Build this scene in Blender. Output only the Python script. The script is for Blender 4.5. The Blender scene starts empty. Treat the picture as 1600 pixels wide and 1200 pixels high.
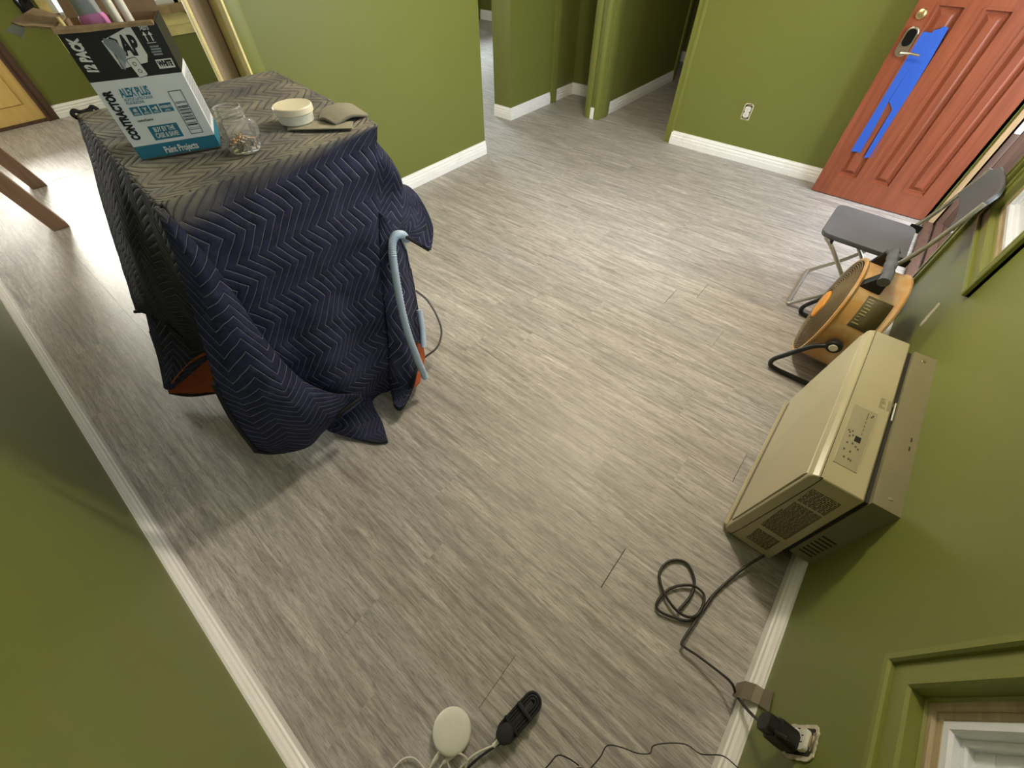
import bpy, bmesh, math, random
from mathutils import Vector, Matrix, noise
random.seed(7)
C = bpy.context.scene.collection
S = bpy.context.scene

# ------------------------------------------------------------------ camera, world, lights, exposure
cd = bpy.data.cameras.new('camera'); cam = bpy.data.objects.new('camera', cd); C.objects.link(cam)
cd.sensor_width = 36; cd.lens = 627.885 / 1600 * 36; cd.clip_start = .01
rt, up, fw = Vector((.64086, -.76765, -.00394)), Vector((.59796, .49544, .63000)), Vector((.48166, .40627, -.77650))
rt.normalize(); fw = (fw - rt * fw.dot(rt)).normalized(); up = rt.cross(fw)
cam.matrix_world = Matrix(((rt.x, up.x, -fw.x, 0), (rt.y, up.y, -fw.y, 0), (rt.z, up.z, -fw.z, 1.6), (0, 0, 0, 1)))
S.camera = cam
S.view_settings.view_transform = 'Standard'; S.view_settings.look = 'None'
S.view_settings.exposure = 0.0; S.view_settings.gamma = 1; S.view_settings.use_curve_mapping = False

w = bpy.data.worlds.new('world'); S.world = w; w.use_nodes = True
w.node_tree.nodes['Background'].inputs[0].default_value = (.80, .90, 1, 1)
w.node_tree.nodes['Background'].inputs[1].default_value = 1.7

def light(name, kind, loc, power, color, size=None, target=None, sy=None):
    l = bpy.data.lights.new(name, kind); o = bpy.data.objects.new(name, l); C.objects.link(o)
    o.location = loc; l.energy = power; l.color = color
    if kind == 'AREA':
        l.shape = 'RECTANGLE'; l.size = size; l.size_y = sy or size
    elif kind == 'POINT' and size: l.shadow_soft_size = size
    if target: o.rotation_euler = (Vector(target) - Vector(loc)).to_track_quat('-Z', 'Y').to_euler()
    return o
WARM = (1, .89, .72)
light('ceiling_lamp', 'POINT', (2.15, .9, 2.25), 96, WARM, .13)
light('dining_lamp', 'POINT', (.9, 5.4, 2.2), 14, (1, .78, .48), .12)
# daylight falling through each opening (placed just outside the glass)
light('daylight_window_near', 'AREA', (.05, -.95, 1.5), 7, (.80, .90, 1), .9, (.05, 1, 1.0), 1.3)
light('daylight_window_far', 'AREA', (2.36, -.95, 1.5), 80, (.85, .93, 1), .9, (2.5, 1, .6), 1.3)
light('daylight_entry', 'AREA', (3.6, -1.15, 1.3), 34, (.85, .93, 1), .9, (3.3, 1.5, .4), 2.0)
light('daylight_far_door', 'AREA', (.16, 7.6, 1.6), 300, (1, .93, .82), 1.0, (0, 3.5, .3), 1.0)
light('added_dining_daylight', 'AREA', (-2.9, 5.6, 1.5), 110, (1, .95, .86), 1.4, (0, 4.4, .2), 1.3)  # added light at an unseen window on the left of the dining room
light('daylight_back_room', 'AREA', (5.6, 7.8, 1.6), 420, (.9, .95, 1), 1.4, (4.6, 4.5, 0), 1.3)

# ------------------------------------------------------------------ materials
def srgb(r, g, b):
    f = lambda c: (c / 255 / 12.92) if c / 255 <= .04045 else ((c / 255 + .055) / 1.055) ** 2.4
    return (f(r), f(g), f(b), 1)
class NT:
    def __init__(s, name, rough=.5, metal=0, spec=None):
        s.m = bpy.data.materials.new(name); s.m.use_nodes = True; s.t = s.m.node_tree
        s.b = s.t.nodes['Principled BSDF']; s.b.inputs['Roughness'].default_value = rough
        s.b.inputs['Metallic'].default_value = metal
        if spec is not None: s.b.inputs['Specular IOR Level'].default_value = spec
    def n(s, typ, **kw):
        x = s.t.nodes.new('ShaderNode' + typ)
        for k, v in kw.items():
            if k.startswith('i_'):
                key = k[2:]; key = int(key) if key.isdigit() else key.replace('_', ' ')
                x.inputs[key].default_value = v
            else: setattr(x, k, v)
        return x
    def l(s, a, b): s.t.links.new(a, b)
    def math(s, op, a, b=None, c=None):
        x = s.n('Math', operation=op)
        for i, v in enumerate((a, b, c)):
            if v is None: continue
            if isinstance(v, (int, float)): x.inputs[i].default_value = v
            else: s.l(v, x.inputs[i])
        return x.outputs[0]
    def mix(s, fac, a, b, typ='MIX'):
        x = s.n('Mix', data_type='RGBA', blend_type=typ)
        for i, v in ((0, fac), (6, a), (7, b)):
            if isinstance(v, (int, float)): x.inputs[i].default_value = v
            elif isinstance(v, tuple): x.inputs[i].default_value = v
            else: s.l(v, x.inputs[i])
        return x.outputs[2]
    def noise(s, vec, scale, detail=4, rough=.55, dist=0):
        x = s.n('TexNoise'); x.inputs['Scale'].default_value = scale; x.inputs['Detail'].default_value = detail
        x.inputs['Roughness'].default_value = rough; x.inputs['Distortion'].default_value = dist
        if vec is not None: s.l(vec, x.inputs['Vector'])
        return x.outputs['Fac']
    def ramp(s, fac, stops):
        x = s.n('ValToRGB'); e = x.color_ramp.elements
        while len(e) < len(stops): e.new(.5)
        for q, (p, c) in zip(e, stops): q.position = p; q.color = c if len(c) == 4 else (*c, 1)
        s.l(fac, x.inputs[0]); return x.outputs[0]
    def mapv(s, vec, scale=(1, 1, 1), loc=(0, 0, 0)):
        x = s.n('Mapping'); x.inputs['Scale'].default_value = scale; x.inputs['Location'].default_value = loc
        s.l(vec, x.inputs['Vector']); return x.outputs[0]
    def obj(s): return s.n('TexCoord').outputs['Object']
    def gen(s): return s.n('NewGeometry').outputs['Position']
    def color(s, v):
        if isinstance(v, tuple): s.b.inputs['Base Color'].default_value = v
        else: s.l(v, s.b.inputs['Base Color'])
    def bump(s, h, dist=.002, strength=.5):
        x = s.n('Bump'); x.inputs['Distance'].default_value = dist; x.inputs['Strength'].default_value = strength
        s.l(h, x.inputs['Height']); s.l(x.outputs[0], s.b.inputs['Normal'])

def plain(name, col, rough=.5, metal=0, var=.12, scale=12, spec=None, bump=0):
    q = NT(name, rough, metal, spec)
    n = q.noise(q.obj(), scale, 5)
    d = tuple(c * (1 - var) for c in col[:3]) + (1,); b = tuple(min(1, c * (1 + var)) for c in col[:3]) + (1,)
    q.color(q.ramp(n, [(.3, d), (.7, b)]))
    if bump: q.bump(q.noise(q.obj(), scale * 20, 3), bump, .4)
    return q.m

def wall_paint(name, col, rough=.38):
    q = NT(name, rough, spec=.4)
    p = q.gen()
    n1 = q.noise(p, 1.3, 3); n2 = q.noise(p, 9, 4)
    c = q.mix(n1, tuple(x * .90 for x in col[:3]) + (1,), tuple(x * 1.08 for x in col[:3]) + (1,))
    sc = q.ramp(n2, [(.70, (0, 0, 0)), (.80, (1, 1, 1))])
    c2 = q.mix(q.math('MULTIPLY', sc, .18), c, srgb(150, 150, 110))
    q.color(c2); q.bump(q.noise(p, 160, 3), .0006, .35)
    return q.m
M = {}
M['green'] = wall_paint('olive_wall_paint', srgb(114, 120, 58))
M['green_trim'] = wall_paint('olive_trim_paint', srgb(124, 129, 63), .3)
M['ceiling'] = plain('ceiling_white', srgb(235, 230, 215), .8)
def white_paint():
    q = NT('white_baseboard_paint', .35); p = q.gen()
    d = q.ramp(q.noise(p, 7, 5), [(.55, (0, 0, 0)), (.78, (1, 1, 1))])
    q.color(q.mix(q.math('MULTIPLY', d, .35), srgb(252, 252, 252), srgb(214, 206, 186))); return q.m
M['white'] = white_paint()
def plank_mat(name, brick=False):
    q = NT(name, .36, spec=.5)
    oi = q.n('ObjectInfo')
    g = q.gen()
    rnd = oi.outputs['Random']
    if brick:
        bt = q.n('TexBrick'); sw = q.n('Mapping'); sw.inputs['Rotation'].default_value = (0, 0, math.pi / 2)
        q.l(g, sw.inputs['Vector']); q.l(sw.outputs[0], bt.inputs['Vector'])
        bt.inputs['Scale'].default_value = 1; bt.inputs['Brick Width'].default_value = 1.22; bt.inputs['Row Height'].default_value = .178
        bt.inputs['Mortar Size'].default_value = .0006; bt.inputs['Color1'].default_value = (0, 0, 0, 1); bt.inputs['Color2'].default_value = (1, 1, 1, 1)
        rnd = bt.outputs['Color']
    off = q.n('CombineXYZ'); q.l(q.math('MULTIPLY', rnd, 37.0), off.inputs[0]); q.l(q.math('MULTIPLY', rnd, 91.0), off.inputs[1])
    av = q.n('VectorMath', operation='ADD'); q.l(g, av.inputs[0]); q.l(off.outputs[0], av.inputs[1]); v = av.outputs[0]
    a = q.noise(q.mapv(v, (48, 3.2, 1)), 1.0, 7, .70, .8)
    b = q.noise(q.mapv(v, (230, 20, 1)), 1.0, 5, .75, .4)
    c = q.noise(q.mapv(v, (7, 1.1, 1)), 1.0, 3, .5, 1.6)
    dk = srgb(136, 131, 128); md = srgb(182, 178, 175); lt = srgb(216, 213, 210)
    col = q.ramp(a, [(.33, dk), (.5, md), (.67, lt)])
    col = q.mix(q.ramp(b, [(.36, (.6, .6, .6)), (.52, (0, 0, 0))]), col, srgb(104, 98, 94))
    col = q.mix(q.ramp(c, [(.4, (0, 0, 0)), (.75, (.5, .5, .5))]), col, srgb(146, 140, 135))
    tint = q.ramp(rnd, [(0, (.94, .94, .95)), (.5, (1, .99, .975)), (1, (1.05, 1.04, 1.02))])
    q.color(q.mix(1.0, col, tint, 'MULTIPLY'))
    q.bump(q.math('ADD', b, q.math('MULTIPLY', a, .5)), .0010, .5)
    rr = q.n('MapRange'); q.l(a, rr.inputs[0]); rr.inputs[3].default_value = .36; rr.inputs[4].default_value = .54
    q.l(rr.outputs[0], q.b.inputs['Roughness'])
    return q.m
M['plank'] = plank_mat('grey_oak_plank'); M['plank_far'] = plank_mat('grey_oak_far_floor', True)
M['subfloor'] = plain('subfloor_dark', srgb(70, 62, 54), .8)
def wood(name, c1, c2, rough=.45, axis=2, sc=1.0):
    q = NT(name, rough); s = [26 * sc, 26 * sc, 26 * sc]; s[axis] = 1.6 * sc
    v = q.mapv(q.obj(), tuple(s)); n = q.noise(v, 1.0, 6, .6, .8)
    q.color(q.ramp(n, [(.3, c1), (.7, c2)])); q.bump(n, .0006, .4); return q.m
M['door_red'] = wood('stained_red_brown_door', srgb(118, 60, 38), srgb(144, 78, 52), .34)
M['jamb_wood'] = wood('jamb_pine', srgb(150, 122, 84), srgb(186, 160, 120), .5)
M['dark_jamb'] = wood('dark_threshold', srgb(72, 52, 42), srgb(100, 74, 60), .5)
M['cream_door'] = wood('cream_door_paint', srgb(226, 190, 112), srgb(236, 204, 130), .4)
M['brown_wood'] = wood('brown_leg_wood', srgb(122, 92, 72), srgb(150, 118, 94), .45)
M['tan_board'] = wood('tan_board', srgb(164, 142, 116), srgb(184, 164, 138), .6)
M['cream_paint'] = plain('cream_window_paint', srgb(240, 226, 160), .5)
M['vinyl'] = plain('white_vinyl', srgb(232, 236, 244), .3, var=.03)
M['raw_wood'] = wood('raw_wood_stop', srgb(150, 132, 102), srgb(182, 166, 134), .6, 0)
def glass(name, tint=(1, 1, 1, 1), rough=0, ior=1.45, haze=0):
    q = NT(name); q.t.nodes.remove(q.b); o = q.t.nodes['Material Output']
    tr = q.n('BsdfTransparent'); tr.inputs[0].default_value = tint
    gl = q.n('BsdfGlossy'); gl.inputs['Roughness'].default_value = max(rough, .02)
    fr = q.n('Fresnel'); fr.inputs[0].default_value = ior
    mx = q.n('MixShader'); q.l(fr.outputs[0], mx.inputs[0]); q.l(tr.outputs[0], mx.inputs[1]); q.l(gl.outputs[0], mx.inputs[2])
    out = mx
    if haze:
        df = q.n('BsdfDiffuse'); df.inputs[0].default_value = (.9, .9, .88, 1); out = q.n('MixShader'); out.inputs[0].default_value = haze
        q.l(mx.outputs[0], out.inputs[1]); q.l(df.outputs[0], out.inputs[2])
    q.l(out.outputs[0], o.inputs[0]); return q.m
M['glass'] = glass('window_glass', (.95, .97, .98, 1)); M['clear_plastic'] = glass('clear_plastic', (.985, .985, .98, 1), .06, 1.28, .13)
M['rim_plastic'] = glass('rim_plastic', (.96, .96, .955, 1), .12, 1.3, .25)
M['metal'] = plain('satin_nickel', srgb(190, 180, 160), .3, 1, .05)
M['brass'] = plain('brass', srgb(205, 180, 130), .3, 1, .05)
M['chrome'] = plain('grey_steel_tube', srgb(190, 188, 180), .32, .7, .05)
M['black'] = plain('black_plastic', srgb(26, 26, 28), .45, var=.1)
M['black_shiny'] = plain('black_keypad', srgb(16, 16, 18), .15)
M['cord'] = plain('dark_cord', srgb(44, 40, 36), .5)
M['navy_cord'] = plain('black_braided_cord', srgb(24, 25, 32), .6)
M['white_plastic'] = plain('white_plastic', srgb(226, 226, 216), .4, var=.02)
M['white_cable'] = plain('white_cable', srgb(214, 210, 200), .45, var=.03)
M['seat'] = plain('charcoal_seat_plastic', srgb(98, 102, 109), .42, var=.10, scale=6)
M['orange_cloth'] = plain('orange_lining', srgb(158, 76, 38), .85, scale=40, bump=.0008)
M['binding'] = plain('black_binding', srgb(16, 17, 22), .8)
def tape_mat(name, col):
    q = NT(name, .55); n = q.noise(q.mapv(q.obj(), (60, 60, 5)), 1, 4)
    q.color(q.mix(n, tuple(c * .85 for c in col[:3]) + (1,), col)); q.bump(n, .0008, .5); return q.m
M['tape'] = tape_mat('blue_masking_tape', srgb(34, 84, 186)); M['grey_tape'] = tape_mat('grey_duct_tape', srgb(128, 118, 100))
M['hose'] = plain('pale_blue_hose', srgb(176, 196, 220), .4, var=.04)
M['grey_cord'] = plain('grey_power_cord', srgb(128, 122, 126), .5)
M['ac'] = plain('beige_ac_plastic', srgb(178, 169, 136), .32, var=.05, scale=5)
M['ac_panel'] = plain('beige_ac_panel', srgb(156, 149, 122), .4, var=.03)
M['ac_metal'] = plain('tan_ac_casing', srgb(124, 117, 88), .5, var=.06, scale=8)
M['ac_dark'] = plain('dark_gasket', srgb(44, 42, 34), .8)
M['slot'] = plain('grey_slot', srgb(112, 106, 86), .6)
M['ink'] = plain('dark_ink', srgb(84, 79, 62), .7, var=.02)
def drum_paint():
    q = NT('worn_yellow_drum', .38); p = q.obj(); n = q.noise(p, 7, 5)
    q.color(q.mix(q.ramp(n, [(.5, (0, 0, 0)), (.72, (1, 1, 1))]), srgb(196, 150, 90), srgb(212, 194, 158))); return q.m
M['drum'] = drum_paint()
M['hub'] = plain('orange_hub', srgb(226, 152, 48), .4)
M['grille'] = plain('dark_grille_wire', srgb(140, 124, 92), .4, .3)
M['plate'] = plain('olive_label_plate', srgb(84, 76, 44), .5)
M['card'] = plain('brown_cardboard', srgb(146, 120, 94), .8, scale=18)
M['card_torn'] = plain('torn_cardboard', srgb(138, 118, 92), .9, var=.2, scale=60, bump=.001)
M['box_white'] = plain('box_white', srgb(238, 242, 250), .5, var=.02)
M['box_black'] = plain('box_black', srgb(30, 29, 31), .5, var=.1)
M['box_teal'] = plain('box_teal', srgb(34, 122, 152), .5, var=.03)
M['teal'] = plain('print_teal', srgb(36, 120, 152), .6, var=.02)
M['print_black'] = plain('print_black', srgb(28, 28, 34), .6, var=.02)
M['print_white'] = plain('print_white', srgb(236, 236, 238), .6, var=.01)
M['grey_print'] = plain('print_grey', srgb(150, 158, 166), .6, var=.1)
M['pink'] = plain('pink_ring', srgb(214, 134, 200), .5)
M['tub'] = plain('tub_white', srgb(232, 224, 200), .45, var=.03)
M['screw_steel'] = plain('screw_steel', srgb(150, 140, 126), .3, .9, .2, 60)
M['screw_brass'] = plain('screw_tan', srgb(196, 160, 116), .35, .6, .2, 60)
M['appliance'] = plain('appliance_white', srgb(225, 225, 225), .35)
M['plaster'] = plain('chipped_plaster', srgb(206, 200, 180), .9, var=.15, scale=60)
M['hole'] = plain('dark_box', srgb(40, 38, 32), .8)
def ground_mat():
    q = NT('bright_leafy_ground', .9); n = q.noise(q.gen(), 14, 6, .7)
    q.color(q.ramp(n, [(.38, srgb(190, 140, 120)), (.52, srgb(240, 225, 222)), (.7, srgb(250, 248, 250))])); return q.m
M['ground'] = ground_mat()
M['grey_card'] = plain('grey_tan_card', srgb(150, 146, 128), .8, var=.1, scale=30)

def blanket_mat():
    q = NT('navy_quilted_blanket', .85, spec=.2)
    uv = q.n('UVMap'); uv.uv_map = 'UVMap'
    sp = q.n('SeparateXYZ'); 
    wob = q.n('TexNoise'); wob.inputs['Scale'].default_value = 6; q.l(uv.outputs[0], wob.inputs['Vector'])
    q.l(uv.outputs[0], sp.inputs[0])
    u, v = sp.outputs[0], sp.outputs[1]
    tri = q.math('PINGPONG', v, .075)
    # rounded zigzag: soften the corners
    f = q.math('DIVIDE', q.math('ADD', q.math('ADD', u, q.math('MULTIPLY', tri, .95)), q.math('MULTIPLY', wob.outputs[0], .03)), .036)
    fr = q.math('FRACT', f)
    d = q.math('ABSOLUTE', q.math('SUBTRACT', fr, .5))            # .5 at the stitch, 0 mid-row
    stitch = q.n('MapRange'); q.l(d, stitch.inputs[0]); stitch.inputs[1].default_value = .462; stitch.inputs[2].default_value = .482
    dash = q.math('GREATER_THAN', q.math('FRACT', q.math('MULTIPLY', v, 210)), .22)
    st = q.math('MULTIPLY', stitch.outputs[0], q.math('ADD', q.math('MULTIPLY', dash, .5), .4))
    puff = q.math('SQRT', q.math('MAXIMUM', q.math('SUBTRACT', 1.0, q.math('POWER', q.math('MULTIPLY', d, 2), 3)), 0))
    p = q.gen(); n = q.noise(p, 14, 5, .6)
    base = q.ramp(n, [(.3, srgb(29, 32, 53)), (.7, srgb(49, 53, 82))])
    sep = q.n('SeparateXYZ'); q.l(p, sep.inputs[0])
    # dust and drywall powder lying on the horizontal top of the blanket
    att = q.n('Attribute'); att.attribute_name = 'dust'
    wv = q.math('MULTIPLY', att.outputs['Fac'], q.math('ADD', q.math('MULTIPLY', q.noise(p, 5, 6, .7), 2.2), -.45))
    dn = q.math('MULTIPLY', wv, q.math('ADD', q.math('MULTIPLY', puff, .92), .08))
    lint = q.math('MULTIPLY', q.ramp(q.noise(p, 30, 5, .7), [(.55, (0, 0, 0)), (.8, (1, 1, 1))]), .16)
    col = q.mix(lint, base, srgb(120, 122, 140))
    col = q.mix(q.math('MINIMUM', dn, .92), col, srgb(146, 143, 127))
    col = q.mix(q.math('MULTIPLY', st, q.math('SUBTRACT', 1.0, q.math('MULTIPLY', att.outputs['Fac'], .6))), col, srgb(178, 178, 190))
    q.color(col)
    h = q.math('ADD', puff, q.math('MULTIPLY', q.noise(p, 60, 4), .35))
    q.bump(h, .006, .85)
    return q.m
M['blanket'] = blanket_mat()

# ------------------------------------------------------------------ mesh helpers
def bx(bm, x0, x1, y0, y1, z0, z1, bev=0):
    vs = [bm.verts.new((x, y, z)) for x in (x0, x1) for y in (y0, y1) for z in (z0, z1)]
    fs = [bm.faces.new([vs[i] for i in f]) for f in ((0, 1, 3, 2), (4, 6, 7, 5), (0, 4, 5, 1), (2, 3, 7, 6), (0, 2, 6, 4), (1, 5, 7, 3))]
    if bev:
        es = {e for f in fs for e in f.edges}
        bmesh.ops.bevel(bm, geom=list(es), offset=bev, segments=2, affect='EDGES', profile=.6)
    return vs
def box(*a, bev=0):
    bm = bmesh.new(); bx(bm, *a, bev=bev); return bm
def boxes(lst, bev=0):
    bm = bmesh.new()
    for a in lst:
        b2 = bmesh.new(); bx(b2, *a, bev=bev); me = bpy.data.meshes.new('t'); b2.to_mesh(me); bm.from_mesh(me); bpy.data.meshes.remove(me); b2.free()
    return bm
def frame_of(d):
    d = d.normalized(); a = Vector((0, 0, 1)) if abs(d.z) < .9 else Vector((1, 0, 0))
    x = d.cross(a).normalized(); return x, d.cross(x)
def smooth_path(pts, n=8):
    P = [Vector(p) for p in pts]; out = []
    for i in range(len(P) - 1):
        p0, p1, p2, p3 = P[max(i - 1, 0)], P[i], P[i + 1], P[min(i + 2, len(P) - 1)]
        for k in range(n):
            t = k / n
            out.append(.5 * ((2 * p1) + (p2 - p0) * t + (2 * p0 - 5 * p1 + 4 * p2 - p3) * t * t + (3 * p1 - p0 - 3 * p2 + p3) * t ** 3))
    out.append(P[-1]); return out
def tube(bm, pts, r, seg=10, smooth=0, rfun=None, cap=True):
    P = smooth_path(pts, smooth) if smooth else [Vector(p) for p in pts]
    rings = []; x = None
    for i, p in enumerate(P):
        d = (P[min(i + 1, len(P) - 1)] - P[max(i - 1, 0)])
        if d.length < 1e-7: d = Vector((0, 0, 1))
        d.normalize()
        if x is None: x, _ = frame_of(d)
        x = (x - d * x.dot(d)); x = x.normalized() if x.length > 1e-6 else frame_of(d)[0]
        y = d.cross(x); rr = rfun(i, len(P)) * r if rfun else r
        rings.append([bm.verts.new(p + x * math.cos(2 * math.pi * k / seg) * rr + y * math.sin(2 * math.pi * k / seg) * rr) for k in range(seg)])
    for a, b in zip(rings, rings[1:]):
        for k in range(seg): bm.faces.new((a[k], a[(k + 1) % seg], b[(k + 1) % seg], b[k]))
    if cap: bm.faces.new(rings[0][::-1]); bm.faces.new(rings[-1])
    return bm
def tb(*a, **k):
    bm = bmesh.new(); tube(bm, *a, **k); return bm
def lathe(bm, prof, o=(0, 0, 0), ax=(0, 0, 1), seg=32, close=False):
    ax = Vector(ax).normalized(); x, y = frame_of(ax); o = Vector(o); rings = []
    for r, h in prof:
        if r < 1e-6: rings.append([bm.verts.new(o + ax * h)])
        else: rings.append([bm.verts.new(o + ax * h + (x * math.cos(2 * math.pi * k / seg) + y * math.sin(2 * math.pi * k / seg)) * r) for k in range(seg)])
    if close: rings.append(rings[0])
    for a, b in zip(rings, rings[1:]):
        for k in range(seg):
            k2 = (k + 1) % seg
            if len(a) == 1 and len(b) == 1: continue
            if len(a) == 1: bm.faces.new((a[0], b[k2], b[k]))
            elif len(b) == 1: bm.faces.new((a[k], a[k2], b[0]))
            else: bm.faces.new((a[k], a[k2], b[k2], b[k]))
    return bm
def lt(*a, **k):
    bm = bmesh.new(); lathe(bm, *a, **k); return bm
def prism(bm, poly, d):
    """poly: list of 3D points (planar), extruded by vector d"""
    d = Vector(d); a = [bm.verts.new(p) for p in poly]; b = [bm.verts.new(Vector(p) + d) for p in poly]
    n = len(poly); bm.faces.new(a[::-1]); bm.faces.new(b)
    for i in range(n): bm.faces.new((a[i], a[(i + 1) % n], b[(i + 1) % n], b[i]))
    return bm
def pr(poly, d, bev=0):
    bm = bmesh.new(); prism(bm, poly, d)
    if bev: bmesh.ops.bevel(bm, geom=bm.edges[:], offset=bev, segments=3, affect='EDGES', profile=.6)
    return bm
def rrect(w, h, r, n=5):
    out = []
    for cx, cy, a0 in ((w / 2 - r, h / 2 - r, 0), (-w / 2 + r, h / 2 - r, 90), (-w / 2 + r, -h / 2 + r, 180), (w / 2 - r, -h / 2 + r, 270)):
        for k in range(n + 1):
            a = math.radians(a0 + 90 * k / n); out.append((cx + r * math.cos(a), cy + r * math.sin(a)))
    return out
def xf(bm, mat): bmesh.ops.transform(bm, matrix=mat, verts=bm.verts); return bm
def place(o, x, y, z):   # matrix from origin and axes
    o, x, y, z = map(Vector, (o, x, y, z))
    return Matrix(((x.x, y.x, z.x, o.x), (x.y, y.y, z.y, o.y), (x.z, y.z, z.z, o.z), (0, 0, 0, 1)))
def obj(name, bm, mat, parent=None, smooth=35, label=None, origin=None):
    bmesh.ops.recalc_face_normals(bm, faces=bm.faces)
    me = bpy.data.meshes.new(name)
    if origin is None and parent is None:
        xs = [v.co for v in bm.verts]; origin = Vector((sum(v.x for v in xs) / len(xs), sum(v.y for v in xs) / len(xs), min(v.z for v in xs)))
    off = Vector(origin) if origin is not None else Vector((0, 0, 0))
    if parent is not None: off = parent.matrix_world.translation.copy() if parent.parent is None else parent.parent.matrix_world.translation.copy() + parent.location
    bmesh.ops.translate(bm, verts=bm.verts, vec=-off)
    bm.to_mesh(me); bm.free()
    if smooth:
        me.shade_smooth(); me.set_sharp_from_angle(angle=math.radians(smooth))
    for m in (mat if isinstance(mat, (list, tuple)) else [mat]): me.materials.append(M[m])
    o = bpy.data.objects.new(name, me); C.objects.link(o)
    if parent is not None: o.parent = parent
    else: o.location = off; o.matrix_world = Matrix.Translation(off)
    if label: o['label'] = label
    return o
def tag(o, label, cat, group=None, kind=None):
    o['label'] = label
    if cat: o['category'] = cat
    if group: o['group'] = group
    if kind: o['kind'] = kind
    return o
def thing(name, label, cat, loc, group=None, kind=None):
    o = bpy.data.objects.new(name, None); C.objects.link(o); o.location = loc; o.matrix_world = Matrix.Translation(Vector(loc)); o.empty_display_size = .05
    return tag(o, label, cat, group, kind)
def struct(name, bm, mat, label, cat=None, parent=None, smooth=35):
    o = obj(name, bm, mat, parent, smooth)
    if parent is None: tag(o, label, cat or name.split('_')[0], None, 'structure')
    return o
_dg = bpy.context.evaluated_depsgraph_get
def text_bm(txt, size, sx=1, bold=.0, align='CENTER', shear=0, depth=0, sp=1):
    c = bpy.data.curves.new('t', 'FONT'); c.body = txt; c.size = size; c.offset = bold; c.align_x = align; c.align_y = 'CENTER'; c.shear = shear; c.resolution_u = 3
    c.extrude = depth; c.space_character = sp; c.space_line = .92
    o = bpy.data.objects.new('t', c); C.objects.link(o); bpy.context.view_layer.update()
    me = bpy.data.meshes.new_from_object(o.evaluated_get(_dg())); bm = bmesh.new(); bm.from_mesh(me)
    bpy.data.objects.remove(o); bpy.data.curves.remove(c); bpy.data.meshes.remove(me)
    bmesh.ops.scale(bm, vec=(sx, 1, 1), verts=bm.verts); bmesh.ops.translate(bm, vec=(0, 0, .0009), verts=bm.verts)
    return bm

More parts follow.
